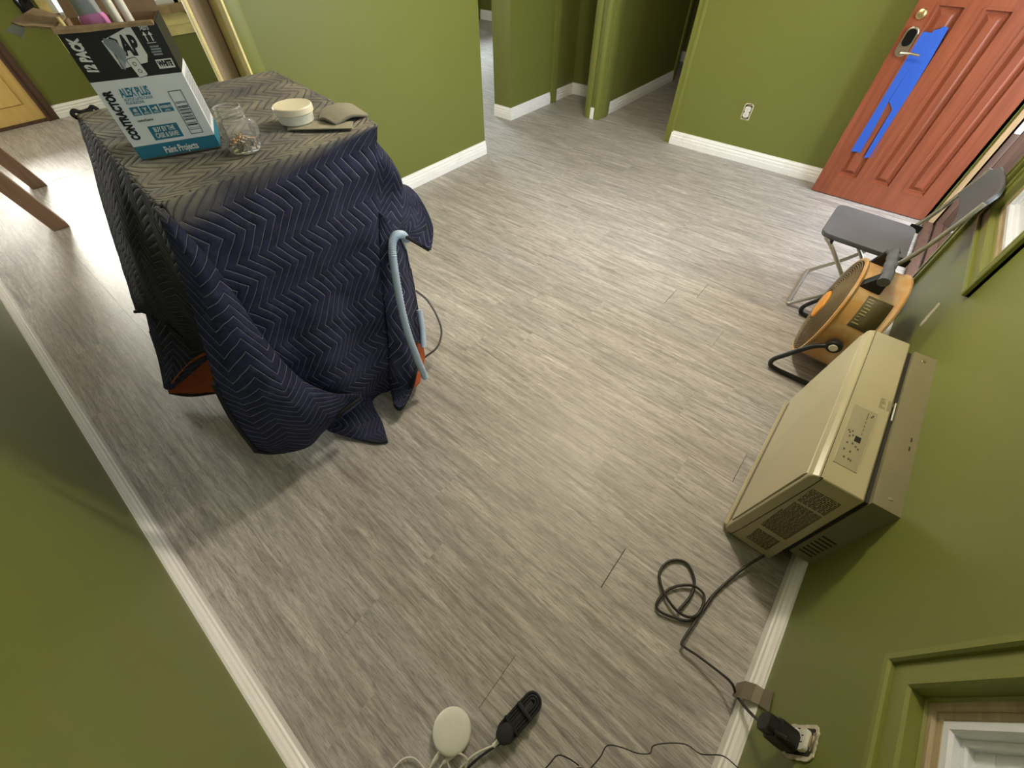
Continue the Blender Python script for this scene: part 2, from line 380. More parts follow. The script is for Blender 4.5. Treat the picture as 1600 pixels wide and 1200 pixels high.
# measured world coordinates (metres)
D = {
 'front': [[(0.196,1.330,1.100),(0.311,1.332,1.100),(0.426,1.333,1.100),(0.541,1.335,1.100),(0.656,1.336,1.100),(0.771,1.338,1.100),(0.886,1.339,1.100)],[(0.190,1.315,0.900),(0.292,1.307,0.902),(0.393,1.302,0.904),(0.495,1.300,0.907),(0.597,1.301,0.909),(0.699,1.303,0.911),(0.800,1.310,0.913)],[(0.170,1.310,0.680),(0.262,1.293,0.684),(0.353,1.282,0.688),(0.445,1.275,0.692),(0.536,1.272,0.695),(0.628,1.273,0.699),(0.720,1.280,0.703)],[(0.110,1.320,0.420),(0.200,1.287,0.423),(0.289,1.265,0.427),(0.379,1.250,0.430),(0.468,1.242,0.433),(0.558,1.240,0.436),(0.648,1.250,0.440)],[(0.080,1.340,0.200),(0.166,1.298,0.211),(0.251,1.268,0.221),(0.337,1.245,0.232),(0.423,1.228,0.242),(0.508,1.218,0.253),(0.594,1.220,0.263)],[(0.070,1.360,0.050),(0.153,1.336,0.052),(0.236,1.315,0.053),(0.426,1.285,0.030),(0.482,1.292,0.030),(0.534,1.279,0.040),(0.567,1.252,0.060)]],
 'fold': [[(0.184,1.315,1.102),(0.180,1.313,1.101),(0.177,1.311,1.100),(0.178,1.309,1.099),(0.183,1.307,1.097),(0.190,1.305,1.096)],[(0.141,1.300,0.968),(0.148,1.283,0.957),(0.158,1.269,0.945),(0.171,1.261,0.934),(0.188,1.260,0.923),(0.207,1.262,0.911)],[(0.093,1.285,0.827),(0.109,1.255,0.802),(0.127,1.233,0.777),(0.149,1.223,0.752),(0.174,1.225,0.727),(0.201,1.235,0.702)],[(0.009,1.280,0.587),(0.046,1.236,0.565),(0.086,1.202,0.543),(0.129,1.187,0.522),(0.176,1.191,0.500),(0.225,1.205,0.478)],[(-0.024,1.290,0.411),(0.033,1.239,0.396),(0.093,1.198,0.381),(0.156,1.176,0.367),(0.223,1.173,0.352),(0.292,1.180,0.337)],[(-0.042,1.330,0.188),(0.036,1.269,0.199),(0.117,1.218,0.210),(0.202,1.186,0.221),(0.290,1.173,0.232),(0.380,1.170,0.243)],[(-0.046,1.340,0.151),(0.003,1.342,0.070),(0.093,1.280,0.080),(0.170,1.254,0.100),(0.270,1.170,0.223),(0.379,1.165,0.231)]],
 'tail': [[(0.328,1.312,0.120),(0.413,1.302,0.130),(0.460,1.282,0.100)],[(0.259,1.304,0.050),(0.363,1.241,0.070),(0.430,1.211,0.050)],[(0.230,1.314,0.030),(0.294,1.172,0.020),(0.410,1.142,0.020)],[(0.233,1.304,0.010),(0.315,1.110,0.008),(0.365,1.054,0.008)]],
 'left': [[(0.267,2.227,1.100),(0.247,2.003,1.100),(0.227,1.778,1.100),(0.206,1.554,1.100),(0.186,1.330,1.100)],[(0.232,2.525,0.860),(0.170,2.158,0.840),(0.128,1.906,0.820),(0.131,1.714,0.820),(0.146,1.439,0.800)],[(0.083,2.461,0.550),(0.066,2.257,0.530),(0.054,2.087,0.500),(0.068,1.907,0.500),(0.148,1.635,0.480)],[(-0.025,2.324,0.340),(0.010,2.281,0.340),(0.039,2.126,0.360),(0.041,1.928,0.360),(0.107,1.668,0.360)]],
 'left2': [[(0.035,2.327,0.370),(0.087,2.134,0.400),(0.148,1.763,0.420)],[(-0.031,2.224,0.280),(0.015,2.055,0.300),(0.104,1.787,0.330)],[(-0.085,2.163,0.170),(-0.057,2.035,0.190),(-0.002,1.890,0.220)],[(-0.150,2.093,0.070),(-0.145,2.068,0.070),(-0.122,2.045,0.080)]],
 'lining': [[(-0.113,2.034,0.120),(0.004,1.921,0.250),(0.118,1.773,0.360)],[(-0.143,2.083,0.060),(-0.036,1.991,0.120),(0.083,1.807,0.220)],[(-0.150,2.073,0.045),(-0.089,1.974,0.045),(0.029,1.858,0.060)]],
 'rightflap': [[(0.886,1.339,1.100),(0.930,1.683,1.100),(0.996,2.200,1.100)],[(0.835,1.325,1.007),(0.913,1.360,0.974),(1.020,1.715,0.801)],[(0.794,1.310,0.892),(0.944,1.360,0.846),(1.026,1.420,0.808)],[(0.750,1.280,0.797),(0.930,1.330,0.741),(1.055,1.360,0.663)],[(0.764,1.270,0.730),(0.840,1.280,0.741),(1.003,1.340,0.565)]],
 'rightlow': [[(0.779,1.300,0.853),(0.805,1.300,0.804),(0.898,1.360,0.684)],[(0.714,1.270,0.710),(0.796,1.290,0.630),(0.896,1.360,0.514)],[(0.652,1.240,0.512),(0.739,1.250,0.451),(0.860,1.330,0.289)],[(0.591,1.210,0.315),(0.657,1.200,0.225),(0.789,1.280,0.131)],[(0.551,1.221,0.120),(0.585,1.160,0.087),(0.643,1.146,0.140)],[(0.501,1.150,0.070),(0.504,1.111,0.060),(0.586,1.136,0.080)]],
 'rlining': [[(0.768,1.260,0.206),(0.805,1.270,0.148)],[(0.718,1.235,0.127),(0.780,1.250,0.078)],[(0.594,1.145,0.080),(0.664,1.160,0.060)]],
 'back': [[(0.996,2.200,1.100),(0.631,2.213,1.100),(0.267,2.227,1.100)],[(1.046,2.250,0.750),(0.631,2.273,0.750),(0.187,2.327,0.750)],[(1.046,2.260,0.400),(0.631,2.293,0.400),(0.117,2.377,0.400)]],
 'hose': [(0.901,1.335,0.669),(0.851,1.290,0.729),(0.792,1.255,0.758),(0.754,1.235,0.719),(0.714,1.200,0.593),(0.682,1.165,0.428),(0.678,1.140,0.257),(0.682,1.118,0.120)],
 'hose2': [(0.848,1.289,0.340),(0.817,1.253,0.260),(0.772,1.210,0.200)],
 'pcord': [(0.854,1.287,0.450),(0.907,1.290,0.360),(0.921,1.256,0.260),(0.912,1.235,0.180),(0.860,1.226,0.120),(0.808,1.271,0.060),(0.782,1.302,0.020)],
 'jar': (0.491,1.451,1.100),
 'jarT': (0.675,1.926,1.100),
 'tub': (0.705,1.516,1.100),
 'card1': (0.698,1.498,1.100),
 'card2': (0.782,1.350,1.100),
 'card3': (0.816,1.416,1.100),
 'blf': (0.877,1.446,1.100),
 'accord': [(0.926,-0.423,0.060),(0.847,-0.387,0.020),(0.702,-0.343,0.008),(0.629,-0.334,0.008),(0.574,-0.314,0.012),(0.546,-0.269,0.012),(0.531,-0.216,0.012),(0.555,-0.199,0.012),(0.622,-0.215,0.014),(0.678,-0.267,0.016),(0.677,-0.315,0.016),(0.621,-0.326,0.018),(0.581,-0.309,0.020),(0.568,-0.263,0.020),(0.594,-0.200,0.018),(0.646,-0.160,0.014),(0.710,-0.173,0.010),(0.741,-0.220,0.010),(0.707,-0.267,0.012),(0.650,-0.281,0.012),(0.573,-0.267,0.014)],
 'accord2': [(0.701,-0.342,0.012),(0.628,-0.333,0.012),(0.502,-0.317,0.020),(0.484,-0.324,0.025),(0.487,-0.369,0.030),(0.484,-0.446,0.050),(0.473,-0.472,0.070),(0.464,-0.505,0.034),(0.406,-0.500,0.188),(0.356,-0.480,0.367),(0.345,-0.490,0.430)],
 'thin': [(-0.071,-0.145,0.010),(-0.030,-0.155,0.010),(0.003,-0.160,0.040),(0.018,-0.191,0.030),(0.024,-0.221,0.020)],
 'thin2': [(0.033,-0.248,0.020),(0.077,-0.255,0.040),(0.111,-0.255,0.060),(0.136,-0.295,0.050),(0.151,-0.330,0.040),(0.175,-0.360,0.040),(0.196,-0.358,0.050),(0.234,-0.395,0.050),(0.259,-0.432,0.050),(0.263,-0.465,0.060),(0.284,-0.488,0.120),(0.287,-0.504,0.140),(0.282,-0.528,0.160)],
 'puck': (-0.155,0.111,0.030),
 'blk': [(0.066,-0.031,0.035),(-0.074,-0.012,0.035)],
 'wc1': [(-0.204,0.105,0.020),(-0.245,0.103,0.015),(-0.276,0.100,0.012)],
 'wc2': [(-0.184,0.068,0.020),(-0.227,0.083,0.015),(-0.259,0.081,0.012)],
 'wc3': [(-0.328,0.183,0.010),(-0.291,0.176,0.012),(-0.269,0.152,0.012),(-0.265,0.110,0.012),(-0.266,0.089,0.012)],
 'wc4': [(-0.095,0.002,0.030),(-0.144,0.021,0.020),(-0.185,0.034,0.015),(-0.217,0.036,0.012)],
 'wc5': [(-0.219,0.053,0.010),(-0.209,0.074,0.020),(-0.178,0.062,0.030),(-0.172,0.033,0.020),(-0.194,0.023,0.010)],
 'bc': [(-0.104,0.004,0.030),(-0.148,0.010,0.020),(-0.187,0.019,0.012),(-0.208,0.019,0.012)],
 'leg1': [(-0.033,4.451,0.000),(0.025,4.453,0.000),(-0.083,3.956,0.500)],
}

# ------------------------------------------------------------------ the setting
YR, XL, XO = -.535, -.484, 4.367          # inner planes of the right wall, the near left wall and the outlet wall
CH = 2.45
floor = struct('floor', box(-2.6, 7.8, YR - .17, 7.4, -.06, -.012), 'subfloor', 'grey oak plank floor running through the rooms', 'floor', smooth=0)
# planks: one mesh per length, shared
PW, PL = .178, 1.22
def plank_mesh(L):
    bm = bmesh.new(); g = .0001
    bx(bm, -PW / 2 + g, PW / 2 - g, -L / 2 + g, L / 2 - g, -.012, 0)
    top = [e for e in bm.edges if all(abs(v.co.z) < 1e-6 for v in e.verts)]
    bmesh.ops.bevel(bm, geom=top, offset=.0005, segments=1, affect='EDGES')
    me = bpy.data.meshes.new('plank'); bm.to_mesh(me); bm.free(); me.materials.append(M['plank']); return me
pm = {}
def planks(x0, x1, y0, y1, rnd):
    n = 0; k0 = math.floor((x0 + .6) / PW); k1 = math.ceil((x1 + .6) / PW)
    for k in range(k0, k1):
        xc = -.6 + (k + .5) * PW
        rr = random.Random(k * 13 + 5); y = y0 - rr.random() * PL
        while y < y1:
            a, b = max(y, y0), min(y + PL, y1); L = round(b - a, 2); y += PL
            if L < .04: continue
            if L not in pm: pm[L] = plank_mesh(L)
            o = bpy.data.objects.new('plank', pm[L]); C.objects.link(o); o.parent = floor
            o.location = Vector((xc, (a + b) / 2, 0)) - floor.location; n += 1
    return n
np_ = planks(-.52, 4.40, YR - .1, 5.42, 1) + planks(4.57, 6.4, 1.55, 3.3, 2)
far = boxes([(-2.6, 7.8, 5.42, 7.4, -.012, 0), (6.520, 7.8, 1.4, 5.42, -.012, 0), (4.5625, 6.520, 3.3, 5.42, -.012, 0), (-2.6, -.6, 4.0, 5.42, -.012, 0), (4.5625, 6.520, 1.4, 1.55, -.012, 0)])
fo = obj('plank_field', far, 'plank_far', floor, smooth=0); fo['kind'] = 'stuff'
struct('ceiling', box(-2.6, 7.8, YR - .17, 7.4, CH, CH + .1), 'ceiling', 'plain white ceiling over the green rooms', smooth=0)

def wall(name, lst, label, mat='green'): return struct(name, boxes(lst), mat, label, 'wall', smooth=0)
W2 = (-.36, .48); W1 = (2.055, 2.66); WZ = (.70, 1.95); DX = (2.93, 4.19)
y0, y1 = YR - .16, YR
wall('wall_right', [(XL - .12, W2[0], y0, y1, 0, CH), (W2[0], W2[1], y0, y1, 0, WZ[0]), (W2[0], W2[1], y0, y1, WZ[1], CH), (W2[1], W1[0], y0, y1, 0, CH),
     (W1[0], W1[1], y0, y1, 0, WZ[0]), (W1[0], W1[1], y0, y1, WZ[1], CH), (W1[1], DX[0], y0, y1, 0, CH), (DX[0], DX[1], y0, y1, 2.06, CH), (DX[1], XO + .12, y0, y1, 0, CH)],
     'olive green wall with the two windows and the air conditioner')
wall('wall_left', [(XL - .12, XL, YR, 4.06, 0, CH)], 'olive green wall along the long white baseboard by the quilted blanket')
wall('wall_front', [(XO, XO + .12, YR, 1.62, 0, CH)], 'olive green wall with the bare outlet behind the red door')
wall('wall_back', [(1.17, 3.02, 2.86, 2.98, 0, CH)], 'olive green wall standing behind the blanket covered appliance')
wall('wall_middle', [(3.85, 4.60, 3.24, 3.47, 0, CH), (4.60, 5.15, 3.24, 3.36, 0, CH)], 'olive green wall corner between back room and closet')
wall('wall_closet', [(5.03, 5.15, 2.62, 3.24, 0, CH), (4.66, 5.15, 2.53, 2.62, 0, CH)], 'dark olive inner wall of the closet')
wall('wall_hall', [(4.45, 6.30, 2.52, 2.62, 0, CH)], 'olive green hallway wall with white baseboard')
wall('wall_hall_far', [(7.25, 7.35, 1.3, 3.3, 0, CH), (XO + .12, 7.35, 1.42, 1.52, 0, CH)], 'shaded wall closing the far end of the hallway')
wall('wall_far', [(-2.6, -.30, 7.19, 7.31, 0, CH), (-.30, .62, 7.19, 7.31, 2.04, CH), (.62, 1.25, 7.19, 7.31, 0, CH), (1.25, 2.46, 7.19, 7.31, 0, .76), (1.25, 2.46, 7.19, 7.31, 1.95, CH), (2.46, 4.9, 7.19, 7.31, 0, CH),
     (4.9, 6.3, 7.19, 7.31, 0, .8), (4.9, 6.3, 7.19, 7.31, 2.0, CH), (6.3, 7.8, 7.19, 7.31, 0, CH)], 'dark olive far wall beside the cream door')
wall('wall_far_right', [(7.66, 7.76, 3.2, 7.19, 0, CH), (6.30, 7.76, 3.26, 3.36, 0, CH), (5.15, 6.30, 3.26, 3.36, 0, CH)], 'dark wall beyond the bright back room floor')
wall('wall_dining', [(-2.6, -2.5, 3.94, 4.9, 0, CH), (-2.6, -2.5, 4.9, 6.3, 0, .8), (-2.6, -2.5, 4.9, 6.3, 2.0, CH), (-2.6, -2.5, 6.3, 7.31, 0, CH), (-2.5, XL - .12, 3.94, 4.06, 0, CH)], 'olive wall around the dining room beyond the trestle')

# moulded baseboards: profile swept along a run
def baseboard(name, a, b, side, label, h=.112, mat='white', ext=(0, 0)):
    a, b = Vector((*a, 0)), Vector((*b, 0)); d = (b - a).normalized(); nrm = Vector((*side, 0))
    prof = [(0, 0), (.017, 0), (.019, h * .42), (.013, h * .46), (.0165, h * .52), (.0155, h * .64), (.0090, h * .70), (.0120, h * .78), (.010, h * .86), (.005, h * .92), (.005, h), (0, h)]
    bm = bmesh.new(); L = (b - a)
    prism(bm, [a + nrm * p + Vector((0, 0, q + .001)) for p, q in prof], L)
    return struct(name, bm, mat, label, 'baseboard', smooth=30)
baseboard('baseboard_left', (XL, YR + .017), (XL, 4.06), (1, 0), 'long white moulded baseboard under the near green wall')
baseboard('baseboard_right', (XL + .017, YR), (2.85, YR), (0, 1), 'cream white baseboard passing under the air conditioner')
baseboard('baseboard_front', (XO, YR + .09), (XO, 1.615), (-1, 0), 'white moulded baseboard below the bare outlet')
baseboard('baseboard_back', (1.26, 2.86), (3.02, 2.86), (0, -1), 'white baseboard of the green wall behind the blanket')
baseboard('baseboard_middle', (3.832, 3.24), (4.555, 3.24), (0, -1), 'short white baseboard between back room and closet')
baseboard('baseboard_middle_side', (3.85, 3.24), (3.85, 3.47), (-1, 0), 'shaded white baseboard on the end of the middle wall')
baseboard('baseboard_closet', (4.63, 3.24), (5.03, 3.24), (0, -1), 'cream baseboard on the closet side wall')
baseboard('baseboard_closet_back', (5.03, 3.24), (5.03, 2.62), (-1, 0), 'cream baseboard on the closet back wall')
baseboard('baseboard_hall', (4.66, 2.52), (6.30, 2.52), (0, -1), 'white baseboard running down the hallway')
baseboard('baseboard_hall_end', (7.25, 1.52), (7.25, 3.2), (-1, 0), 'pale baseboard at the far end of the hallway')
baseboard('baseboard_far', (.70, 7.19), (1.7, 7.19), (0, -1), 'cream baseboard on the far wall beside the cream door', .12)
baseboard('baseboard_far_right', (7.66, 3.4), (7.66, 7.19), (-1, 0), 'white baseboard beyond the bright back room floor', .14)
# short piece of baseboard on the post
struct('baseboard_post', box(4.432, 4.449, 2.555, 2.60, .001, .105, bev=.002), 'white', 'tiny white baseboard block on the green post', 'baseboard')

# green door casings and corner trims
def casing(name, lst, label, mat='green_trim', bev=.003): return struct(name, boxes(lst, bev), mat, label, 'trim', smooth=18)
casing('trim_1', [(4.552, 4.615, 3.218, 3.24, 0, 2.1), (4.572, 4.600, 3.210, 3.22, 0, 2.1), (4.60, 4.64, 3.20, 3.24, 0, 2.1)], 'green door casing left of the closet opening')
casing('trim_2', [(4.430, 4.45, 2.60, 2.655, 0, 2.1), (4.424, 4.45, 2.615, 2.640, 0, 2.1), (4.44, 4.47, 2.655, 2.675, 0, 2.1)], 'green door casing right of the closet opening')
casing('trim_3', [(4.432, 4.45, 2.505, 2.55, 0, 2.1), (4.44, 4.66, 2.498, 2.52, 0, 2.1), (4.50, 4.62, 2.488, 2.50, 0, 2.1)], 'green door casing at the near end of the hallway wall')
casing('trim_4', [(6.27, 6.34, 2.500, 2.52, 0, 2.1), (6.30, 6.32, 2.52, 2.62, 0, 2.1)], 'green casing at the far end of the hallway wall')
casing('trim_5', [(4.375, 4.41, 1.62, 1.685, 0, 2.1), (4.36, 4.375, 1.605, 1.635, 0, 2.1), (4.41, 4.49, 1.62, 1.66, 0, 2.1)], 'green casing on the corner of the outlet wall')
casing('trim_6', [(1.172, 1.25, 2.842, 2.86, 0, 2.1)], 'pale green casing at the end of the wall behind the blanket')
casing('trim_7', [(1.160, 1.172, 2.838, 2.985, 0, 2.1)], 'thin white edge strip on the pale green casing', 'cream_paint', .002)
casing('trim_8', [(1.150, 1.216, 2.99, 3.06, 0, 2.1)], 'brown wooden jamb post with a tan side beyond the blanket', 'brown_wood', .003)
casing('trim_9', [(1.062, 1.152, 2.982, 3.03, 0, 2.1)], 'tan fibreboard strip beside the brown jamb post', 'tan_board', .002)
casing('trim_10', [(1.046, 1.062, 2.984, 3.02, 0, 2.1)], 'pale yellow strip painted as the lit edge of the tan fibreboard', 'cream_paint', .001)  # light on the post's edge, put into a cream coloured strip
# hinge side of the entry: pine strip, white weather strip, brown jamb, green casing
casing('trim_11', [(4.16, 4.20, -.598, -.565, 0, 2.06)], 'pine jamb strip beside the red door', 'jamb_wood', .003)
casing('trim_12', [(4.168, 4.20, -.645, -.612, .62, 2.06)], 'white weather strip beside the red door', 'vinyl', .004)
casing('trim_13', [(4.172, 4.24, -1.30, -.650, 0, 2.2), (4.166, 4.20, -.648, -.610, 0, .62), (4.19, 4.24, -.70, -.565, 0, 2.06)], 'brown outer jamb of the entry with the shaded foot of the weather strip', 'dark_jamb', .003)  # low block: dirt and shade at the weather strip's foot, put into brown
casing('trim_14', [(2.855, 2.93, YR, YR + .016, 0, 2.1), (2.895, 2.915, YR + .016, YR + .022, 0, 2.1), (2.92, 2.94, YR - .15, YR + .012, 0, 2.06)], 'green casing on the near side of the entry')
struct('trim_15', boxes([(2.95, 4.17, -.60, -.545, 0, .022), (2.95, 4.17, -.66, -.612, 0, .030), (2.95, 4.17, -.70, -.665, -.01, .018)], .005), 'dark_jamb', 'worn brown threshold below the entry', 'trim')

struct('trim_16', boxes([(2.7, 4.17, -.84 - .14 * k, -.705 - .14 * k, -.04, -.012) for k in range(9)], .003), 'dark_jamb', 'dark brown porch boards outside the entry', 'trim')
# windows in the right wall (double hung, white vinyl in raw wood stops and a green picture frame casing)
def window_y(name, x0, x1, label):
    z0, z1 = WZ; t = thing(name, label, 'window', ((x0 + x1) / 2, YR, z0), kind='structure')
    c = .062
    def ring(a, b, yA, yB, bev=0):   # outer inset a, inner inset b (negative = outside the opening)
        return [(x0 + a, x1 - a, yA, yB, z0 + a, z0 + b), (x0 + a, x1 - a, yA, yB, z1 - b, z1 - a), (x0 + a, x0 + b, yA, yB, z0 + b, z1 - b), (x1 - b, x1 - a, yA, yB, z0 + b, z1 - b)]
    def mring(a, b, yA, yB):      # mitred flat ring with chamfer
        bm = bmesh.new()
        def loop(i, y): return [bm.verts.new(p) for p in ((x0 + i, y, z0 + i), (x1 - i, y, z0 + i), (x1 - i, y, z1 - i), (x0 + i, y, z1 - i))]
        ch = min(.006, (b - a) * .2); L = [loop(a, yA), loop(a, yB - ch), loop(a + ch, yB), loop(b - ch, yB), loop(b, yB - ch), loop(b, yA)]
        for p, q in zip(L, L[1:] + L[:1]):
            for k in range(4): bm.faces.new((p[k], p[(k + 1) % 4], q[(k + 1) % 4], q[k]))
        return bm
    cs = obj('casing', mring(-c, .002, YR - .005, YR + .016), 'green_trim', t, 25)
    obj('casing_bead', mring(-c, -c + .020, YR, YR + .026), 'green_trim', cs, 25)
    obj('casing_lip', mring(-.014, .008, YR - .01, YR + .020), 'green_trim', cs, 25)
    obj('jamb', mring(-.004, .014, YR - .16, YR - .004), 'green_trim', t, 25)
    st = obj('wood_stop', mring(.006, .026, YR - .07, YR - .008), 'raw_wood', t, 25)
    obj('inner_stop', mring(.022, .040, YR - .09, YR - .014), 'raw_wood', st, 25)
    fr = obj('vinyl_frame', mring(.038, .058, YR - .14, YR - .012), 'vinyl', t, 25)
    obj('frame_step', mring(.056, .068, YR - .14, YR - .026), 'vinyl', fr, 25)
    zm = (z0 + z1) / 2
    for nm, za, zb, yy in (('sash', z0 + .066, zm + .02, -.036), ('sash', zm - .02, z1 - .066, -.066)):
        a, b, k = x0 + .066, x1 - .066, .036; ya, yb = YR + yy - .028, YR + yy
        s = obj(nm, boxes([(a, b, ya, yb, za, za + k), (a, b, ya, yb, zb - k, zb), (a, a + k, ya, yb, za + k, zb - k), (b - k, b, ya, yb, za + k, zb - k)], .003), 'vinyl', t)
        obj('pane', box(a + k, b - k, YR + yy - .016, YR + yy - .012, za + k, zb - k), 'glass', s, 0)
    return t
window_y('window_1', *W1, 'white vinyl window beyond the folding chair')
window_y('window_2', *W2, 'white vinyl window in a green casing beside the wall plug')
def window_plain(name, x0, x1, z0, z1, yy, label, mat='cream_paint', axis='y'):
    t = thing(name, label, 'window', (((x0 + x1) / 2, yy, z0) if axis == 'y' else (yy, (x0 + x1) / 2, z0)), kind='structure')
    def R(a, b, c, d, e, f): return (a, b, c, d, e, f) if axis == 'y' else (c, d, a, b, e, f)
    s = 1 if axis == 'y' else -1
    A = sorted((yy, yy + s * .05)); B = sorted((yy - s * .02, yy + s * .002))
    zm = (z0 + z1) / 2
    obj('window_frame', boxes([R(x0, x0 + .05, *A, z0, z1), R(x1 - .05, x1, *A, z0, z1), R(x0, x1, *A, z0, z0 + .05), R(x0, x1, *A, z1 - .05, z1), R(x0, x1, *A, zm - .02, zm + .02)], .003), 'vinyl', t)
    obj('casing', boxes([R(x0 - .09, x0, *B, z0 - .09, z1 + .09), R(x1, x1 + .09, *B, z0 - .09, z1 + .09), R(x0, x1, *B, z1, z1 + .09)], .004), mat, t)
    obj('apron', boxes([R(x0 - .09, x1 + .09, *B, z0 - .26, z0 - .06), R(x0 - .09, x1 + .09, yy - s * .03 if s > 0 else yy, yy if s > 0 else yy + .03, z0 - .17, z0 - .155)], .003), mat, t)
    sl = sorted((yy - s * .09, yy + s * .05))
    obj('window_sill', box(*R(x0 - .1, x1 + .1, *sl, z0 - .06, z0 + .012), bev=.006), 'jamb_wood', t)
    pa = sorted((yy + s * .02, yy + s * .024))
    obj('pane', box(*R(x0 + .05, x1 - .05, *pa, z0 + .05, z1 - .05)), 'glass', t, 0)
window_plain('window_3', 1.25, 2.46, .76, 1.95, 7.19, 'window with a wooden sill and cream apron in the far wall')
window_plain('window_4', 4.9, 6.3, .80, 2.0, 7.19, 'window lighting the back room floor', 'white')
window_plain('window_5', 4.9, 6.3, .80, 2.0, -2.5, 'unseen dining room window added for light from the left', 'white', 'x')  # out of view, put in to let light enter from the left

# the red entry door, open at a right angle to the right wall
DXF = 4.19
d = thing('door_1', 'open red brown panelled entry door with blue tape and a keypad lock', 'door', (DXF + .02, -.145, .008), kind='structure')
ya, yb, zt = -.553, .250, 2.04
cols = [(.001, .152), (-.221, -.076), (-.446, -.300)]; rows = [(.153, 1.158), (1.30, 1.93)]
ys = sorted([ya, yb] + [q for c in cols for q in c]); zs = sorted([.008, zt] + [q for r in rows for q in r])
bm = bmesh.new()
for i in range(len(ys) - 1):
    for k in range(len(zs) - 1):
        if any(abs(ys[i] - c[0]) < 1e-6 for c in cols) and any(abs(zs[k] - r[0]) < 1e-6 for r in rows): continue
        bx(bm, DXF, DXF + .044, ys[i], ys[i + 1], zs[k], zs[k + 1])
bmesh.ops.remove_doubles(bm, verts=bm.verts, dist=1e-5)
obj('stiles_and_rails', bm, 'door_red', d, 20)
for c in cols:
    for r in rows:
        bm = bmesh.new(); a, b = c; e, f = r
        def lp(i, x): return [bm.verts.new(p) for p in ((x, a + i, e + i), (x, b - i, e + i), (x, b - i, f - i), (x, a + i, f - i))]
        L = [lp(0, DXF - .003), lp(.010, DXF - .003), lp(.018, DXF + .020), lp(.028, DXF + .022), lp(.052, DXF + .006)]
        for p, q in zip(L, L[1:]):
            for k in range(4): bm.faces.new((p[k], p[(k + 1) % 4], q[(k + 1) % 4], q[k]))
        bm.faces.new(L[-1])
        obj('panel', bm, 'door_red', d, 18)
obj('deadbolt', lt([(0, .022), (.014, .022), (.024, .018), (.027, .004), (.029, 0)], (DXF, .201, 1.103), (-1, 0, 0), 24), 'brass', d)
kp = obj('keypad_lock', xf(pr([(y, z, 0) for y, z in rrect(.070, .150, .034, 8)], (0, 0, .024), .004), place((DXF - .001, .191, .972), (0, -1, 0), (0, 0, 1), (-1, 0, 0))), 'metal', d)
obj('keypad', xf(pr([(y, z, 0) for y, z in rrect(.052, .086, .024, 8)], (0, 0, .003)), place((DXF - .0255, .191, .994), (0, -1, 0), (0, 0, 1), (-1, 0, 0))), 'black_shiny', kp)
obj('lever', tb([(DXF - .02, .192, .922), (DXF - .055, .192, .922), (DXF - .062, .180, .923), (DXF - .062, .130, .926), (DXF - .058, .085, .922)], .0075, 10, 4), 'metal', kp)
def tape_strip(pts, label):     # pts: (y, z) polygon following the bevels, in thin relief
    return pr([(DXF - .0022, y, z) for y, z in pts], (.0025, 0, 0))
obj('masking_tape', tape_strip([(.150, 1.020), (.128, 1.026), (.095, 1.024), (.098, .66), (.086, .50), (.080, .332), (.104, .336), (.140, .330), (.150, .45)], ''), 'tape', d, 0, 'left strip of blue masking tape')
obj('masking_tape', tape_strip([(.095, 1.024), (.090, 1.038), (.066, 1.046), (.060, 1.058), (.028, 1.056), (.018, .92), (.006, .60), (-.004, .32), (.012, .318), (.040, .308), (.047, .45), (.052, .62), (.072, .64), (.096, .66)], ''), 'tape', d, 0, 'right strip of blue masking tape')
# cream far door
d2 = thing('door_2', 'cream far door glowing in daylight beyond the brown trestle', 'door', (.16, 7.23, .01), kind='structure')
obj('slab', boxes([(-.28, .605, 7.20, 7.245, .008, .98), (-.28, -.12, 7.20, 7.245, .98, 2.03), (.445, .605, 7.20, 7.245, .98, 2.03), (-.12, .445, 7.20, 7.245, 1.88, 2.03)], .003), 'cream_door', d2)
for a, b in ((-.18, .12), (.20, .50)): obj('panel', pr([(a, 7.2, .18), (b, 7.2, .18), (b, 7.2, .84), (a, 7.2, .84)], (0, -.012, 0), .008), 'cream_door', d2)
obj('pane', box(-.12, .445, 7.22, 7.224, .98, 1.88), 'glass', d2, 0)
obj('door_casing', boxes([(.61, .70, 7.172, 7.19, 0, 2.1), (-.38, -.29, 7.172, 7.19, 0, 2.1), (-.38, .70, 7.172, 7.19, 2.04, 2.12), (.600, .625, 7.16, 7.24, 0, 2.04)], .003), 'dark_jamb', d2)
obj('sweep', box(-.28, .60, 7.185, 7.2, .002, .03), 'dark_jamb', d2)
# outside ground
struct('terrain', box(-8, 14, -14, YR - .17, -.5, -.35), 'ground', 'bright leafy ground outside the windows', 'ground', smooth=0)
struct('terrain_back', box(-14, 14, 7.45, 16, -.5, -.35), 'ground', 'bright ground outside the far door', 'ground', smooth=0)

